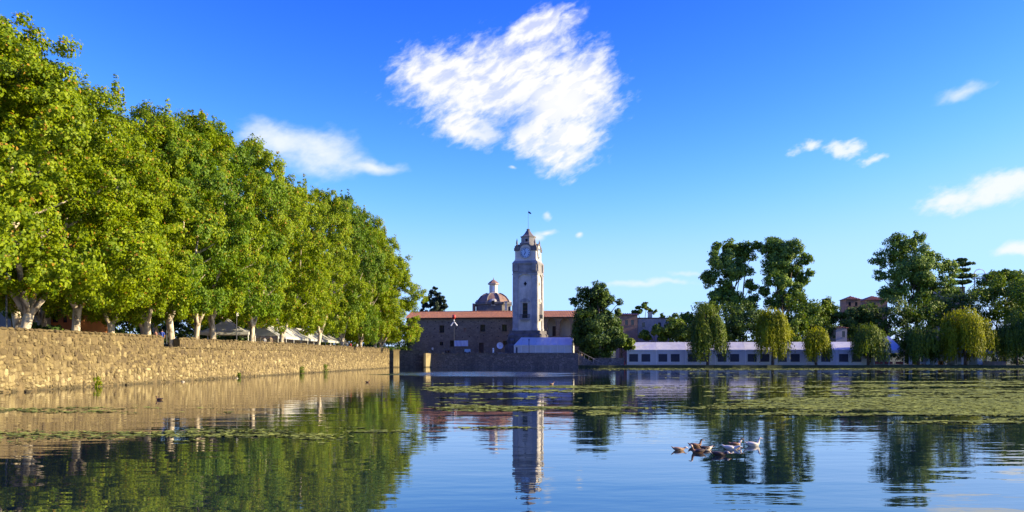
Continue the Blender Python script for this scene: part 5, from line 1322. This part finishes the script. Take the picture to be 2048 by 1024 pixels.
# ------------------------------------------------------------------ ducks
def duck(label, px, py, head, body_c, head_c, belly_c, sc=.78, pose='up', group='ducks swimming together'):
    """a swimming duck, head = heading angle; one lofted body from tail tip to face"""
    Y = WY(py); root = thing('duck', label, 'duck', (XA(px, Y), Y, -.012), head, group); root.scale = (sc * .72,) * 3
    if pose == 'up':
        path = [(-.36, .215, .012, .010), (-.30, .165, .05, .028), (-.21, .115, .095, .062), (-.08, .075, .128, .098), (.06, .065, .130, .105), (.16, .085, .10, .098), (.215, .15, .058, .062), (.235, .225, .040, .044), (.25, .29, .038, .042), (.275, .335, .043, .043), (.315, .338, .038, .035), (.345, .325, .022, .018)]
    else:
        path = [(-.36, .235, .012, .010), (-.30, .18, .05, .028), (-.21, .125, .095, .062), (-.08, .078, .128, .098), (.06, .065, .130, .105), (.17, .075, .10, .095), (.24, .10, .060, .060), (.295, .135, .042, .044), (.335, .165, .040, .042), (.375, .168, .043, .042), (.41, .152, .036, .033), (.435, .135, .022, .018)]
    n = 12; vs, fs = [], []
    for i, (x, z, w, h) in enumerate(path):
        a, c = path[max(0, i - 1)], path[min(len(path) - 1, i + 1)]; d = Vector((c[0] - a[0], 0, c[1] - a[1])).normalized(); up = Vector((-d.z, 0, d.x))
        for j in range(n):
            t = 2 * math.pi * j / n; p = Vector((x, 0, z)) + Vector((0, 1, 0)) * w * math.cos(t) + up * h * math.sin(t); vs.append(p)
    for i in range(len(path) - 1):
        for j in range(n): fs.append((i * n + j, i * n + (j + 1) % n, (i + 1) * n + (j + 1) % n, (i + 1) * n + j))
    fs += [tuple(range(n - 1, -1, -1)), tuple((len(path) - 1) * n + j for j in range(n))]
    b = MB(); b.add(vs, fs)
    for i in range(len(b.f)):
        ring = min(f_ for f_ in b.f[i]) // n; zc = sum(vs[q].z for q in b.f[i]) / len(b.f[i])
        b.m[i] = 1 if ring >= 8 else 2 if (ring >= 5 or (zc < .06 and ring > 1)) else 0
    bd = b.build('body', [body_c, head_c, belly_c], root, smooth=True)
    hx, _, hz = path[-1][0], 0, path[-1][1]; dz = -.02
    q = MB(); q.tube([(hx - .015, 0, hz + .004), (hx + .03, 0, hz - .006), (hx + .068, 0, hz - .018)], [.020, .017, .008], 8); q.v = [(x, y * 1.35, hz + (z - hz) * .75) for x, y, z in q.v]; q.build('bill', DK['bill'], root, smooth=True)
    ex, ez = path[-3][0] + .012, path[-3][1] + .012
    for s in (-1, 1):
        e = MB(); e.lathe([(.002, -.008), (.008, -.004), (.008, .004), (.002, .008)], 6, (ex, s * .039, ez)); e.build('eye', DK['eye'], root)
        w = MB(); pts = [(-.27, .155), (-.18, .145), (-.05, .125), (.08, .115), (.14, .10)]; w.tube([(x, s * yy, z) for (x, z), yy in zip(pts, (.045, .09, .118, .118, .09))], [.012, .045, .062, .055, .02], 8)
        w.v = [(x, s * (.02 + abs(y) * .88), z) for x, y, z in w.v]; w.build('wing', body_c, root, smooth=True)
    return root
DK = {k: mat_plain('duck_' + k, c, .7, v, 14) for k, c, v in (('white', (.58, .53, .44), .15), ('brown', (.20, .095, .045), .45), ('dark', (.045, .025, .02), .5), ('tan', (.36, .22, .12), .4), ('cream', (.70, .55, .40), .2), ('bill', (.55, .26, .12), .2), ('eye', (.01, .01, .01), .1))}
duck('tan brown duck at the left end of the flock, tail raised', 1357, 901, R(4), DK['tan'], DK['cream'], DK['tan'], .74, 'low')
duck('reddish brown duck behind the others, dark head up with a pale face', 1391, 894, R(8), DK['brown'], DK['dark'], DK['brown'], .84)
duck('dark brown duck in front facing left with a white face', 1396, 906, R(183), DK['dark'], DK['cream'], DK['brown'], .84)
duck('dark duck in the middle of the flock with a pale breast', 1412, 899, R(20), DK['dark'], DK['dark'], DK['cream'], .78, 'low')
duck('blackish duck nearest to the viewer, stretching a pale head low to the right', 1438, 911, R(-12), DK['dark'], DK['cream'], DK['dark'], .80, 'low')
duck('white duck reaching its neck low, middle of the flock', 1461, 899, R(-20), DK['white'], DK['white'], DK['white'], .86, 'low')
duck('brown duck half hidden behind the white one, head high', 1471, 892, R(10), DK['brown'], DK['dark'], DK['cream'], .84)
duck('white duck apart at the right end of the flock, neck upright', 1506, 892, R(2), DK['white'], DK['white'], DK['white'], .92)
duck('lone dark duck swimming near the pond wall', 319, 800, R(175), DK['dark'], DK['dark'], DK['brown'], .9, group='lone ducks')
duck('lone reddish duck far out in front of the clock tower reflection', 1103, 769, R(10), DK['tan'], DK['brown'], DK['tan'], 1.0, group='lone ducks')
duck('tiny lone dark duck near the far end of the pond wall', 735, 765, R(0), DK['dark'], DK['dark'], DK['brown'], .9, group='lone ducks')

# ------------------------------------------------------------------ floating weed
def vnoise(x, y, seed):
    """cheap value noise"""
    xi, yi = np.floor(x).astype(int), np.floor(y).astype(int); fx, fy = x - xi, y - yi
    fx, fy = fx * fx * (3 - 2 * fx), fy * fy * (3 - 2 * fy)
    def h(a, b):
        q = (a * 374761393 + b * 668265263 + seed * 1442695041) & 0x7fffffff
        q = ((q ^ (q >> 13)) * 1274126177) & 0x7fffffff
        return (q ^ (q >> 16)) % 10007 / 10007.0
    return (h(xi, yi) * (1 - fx) + h(xi + 1, yi) * fx) * (1 - fy) + (h(xi, yi + 1) * (1 - fx) + h(xi + 1, yi + 1) * fx) * fy
def sstep(a, b, x): t = np.clip((x - a) / (b - a), 0, 1); return t * t * (3 - 2 * t)
def weed_density(x, y):
    px = HX + F * x / y; py = HY + CAM_H * F / y
    py0 = py; py = py + ((vnoise(x * .12, y * .3, 7) - .5) * 26 + (vnoise(x * .7, y * .9, 8) - .5) * 10) * sstep(745, 765, py)
    n = .40 * vnoise(x * .055, y * .26, 1) + .36 * vnoise(x * .13, y * .62, 2) + .24 * vnoise(x * .5, y * 1.3, 3)
    main = sstep(1100, 1620, px) * sstep(756, 768, py) * (1 - sstep(812 + 18 * sstep(1150, 1500, px), 842 + 6 * sstep(1300, 1500, px), py))
    d = main * .88 * (.30 + .55 * sstep(1200, 1800, px)) * (.72 + .5 * sstep(800, 780, py) * 0 + .28 * sstep(1500, 1900, px))
    mid = sstep(820, 900, px) * (1 - sstep(1150, 1400, px)) * sstep(766, 775, py) * (1 - sstep(838, 850, py)) * .52
    line = sstep(1150, 1230, px) * sstep(735.5, 737, py) * (1 - sstep(739, 742, py)) * 1.2
    lf = sstep(100, 420, px) * (1 - sstep(780, 860, px)) * sstep(800, 850, py) * (1 - sstep(880, 940, py)) * .20
    lf2 = (1 - sstep(250, 900, px)) * sstep(805, 825, py) * (1 - sstep(860, 910, py)) * .14
    strip = sstep(1150, 1500, px) * sstep(742, 748, py) * (1 - sstep(756, 762, py)) * .34
    d = np.maximum.reduce([d, mid, line, lf, lf2, strip])
    return np.minimum(d, 1) * sstep(.40, .60, n + (d - .6) * .40)
def weed():
    N = 1500000
    u = rng.random(N); y = 1 / (1 / 18 + (1 / 200 - 1 / 18) * u ** .8); x = rng.uniform(-.60, .64, N) * y
    keepw = np.where(y < 34, .30, .26)
    k = rng.random(N) < weed_density(x, y) * keepw
    x, y = x[k], y[k]; n = len(x)
    ok = x > wall_x(y) + .5; x, y = x[ok], y[ok]; n = len(x)
    r = rng.uniform(.05, .19, n) * np.clip(y / 46, .3, 1.9); th = rng.uniform(0, 6.28, n); m = 6
    el = rng.uniform(1.0, 2.4, n)
    v = np.empty((n, m, 3))
    for j in range(m):
        a = th + 2 * np.pi * j / m; rr = r * rng.uniform(.55, 1.2, n)
        v[:, j, 0] = x + np.cos(a) * rr * el; v[:, j, 1] = y + np.sin(a) * rr * .9
        v[:, j, 2] = rng.uniform(.004, .035, n)
    f = np.arange(n * m).reshape(n, m)
    o = link('pond_weed', np_mesh('pond_weed', v.reshape(-1, 3), f, M['weed'])); kind(o, 'stuff')
    return n
print('weed pieces', weed())
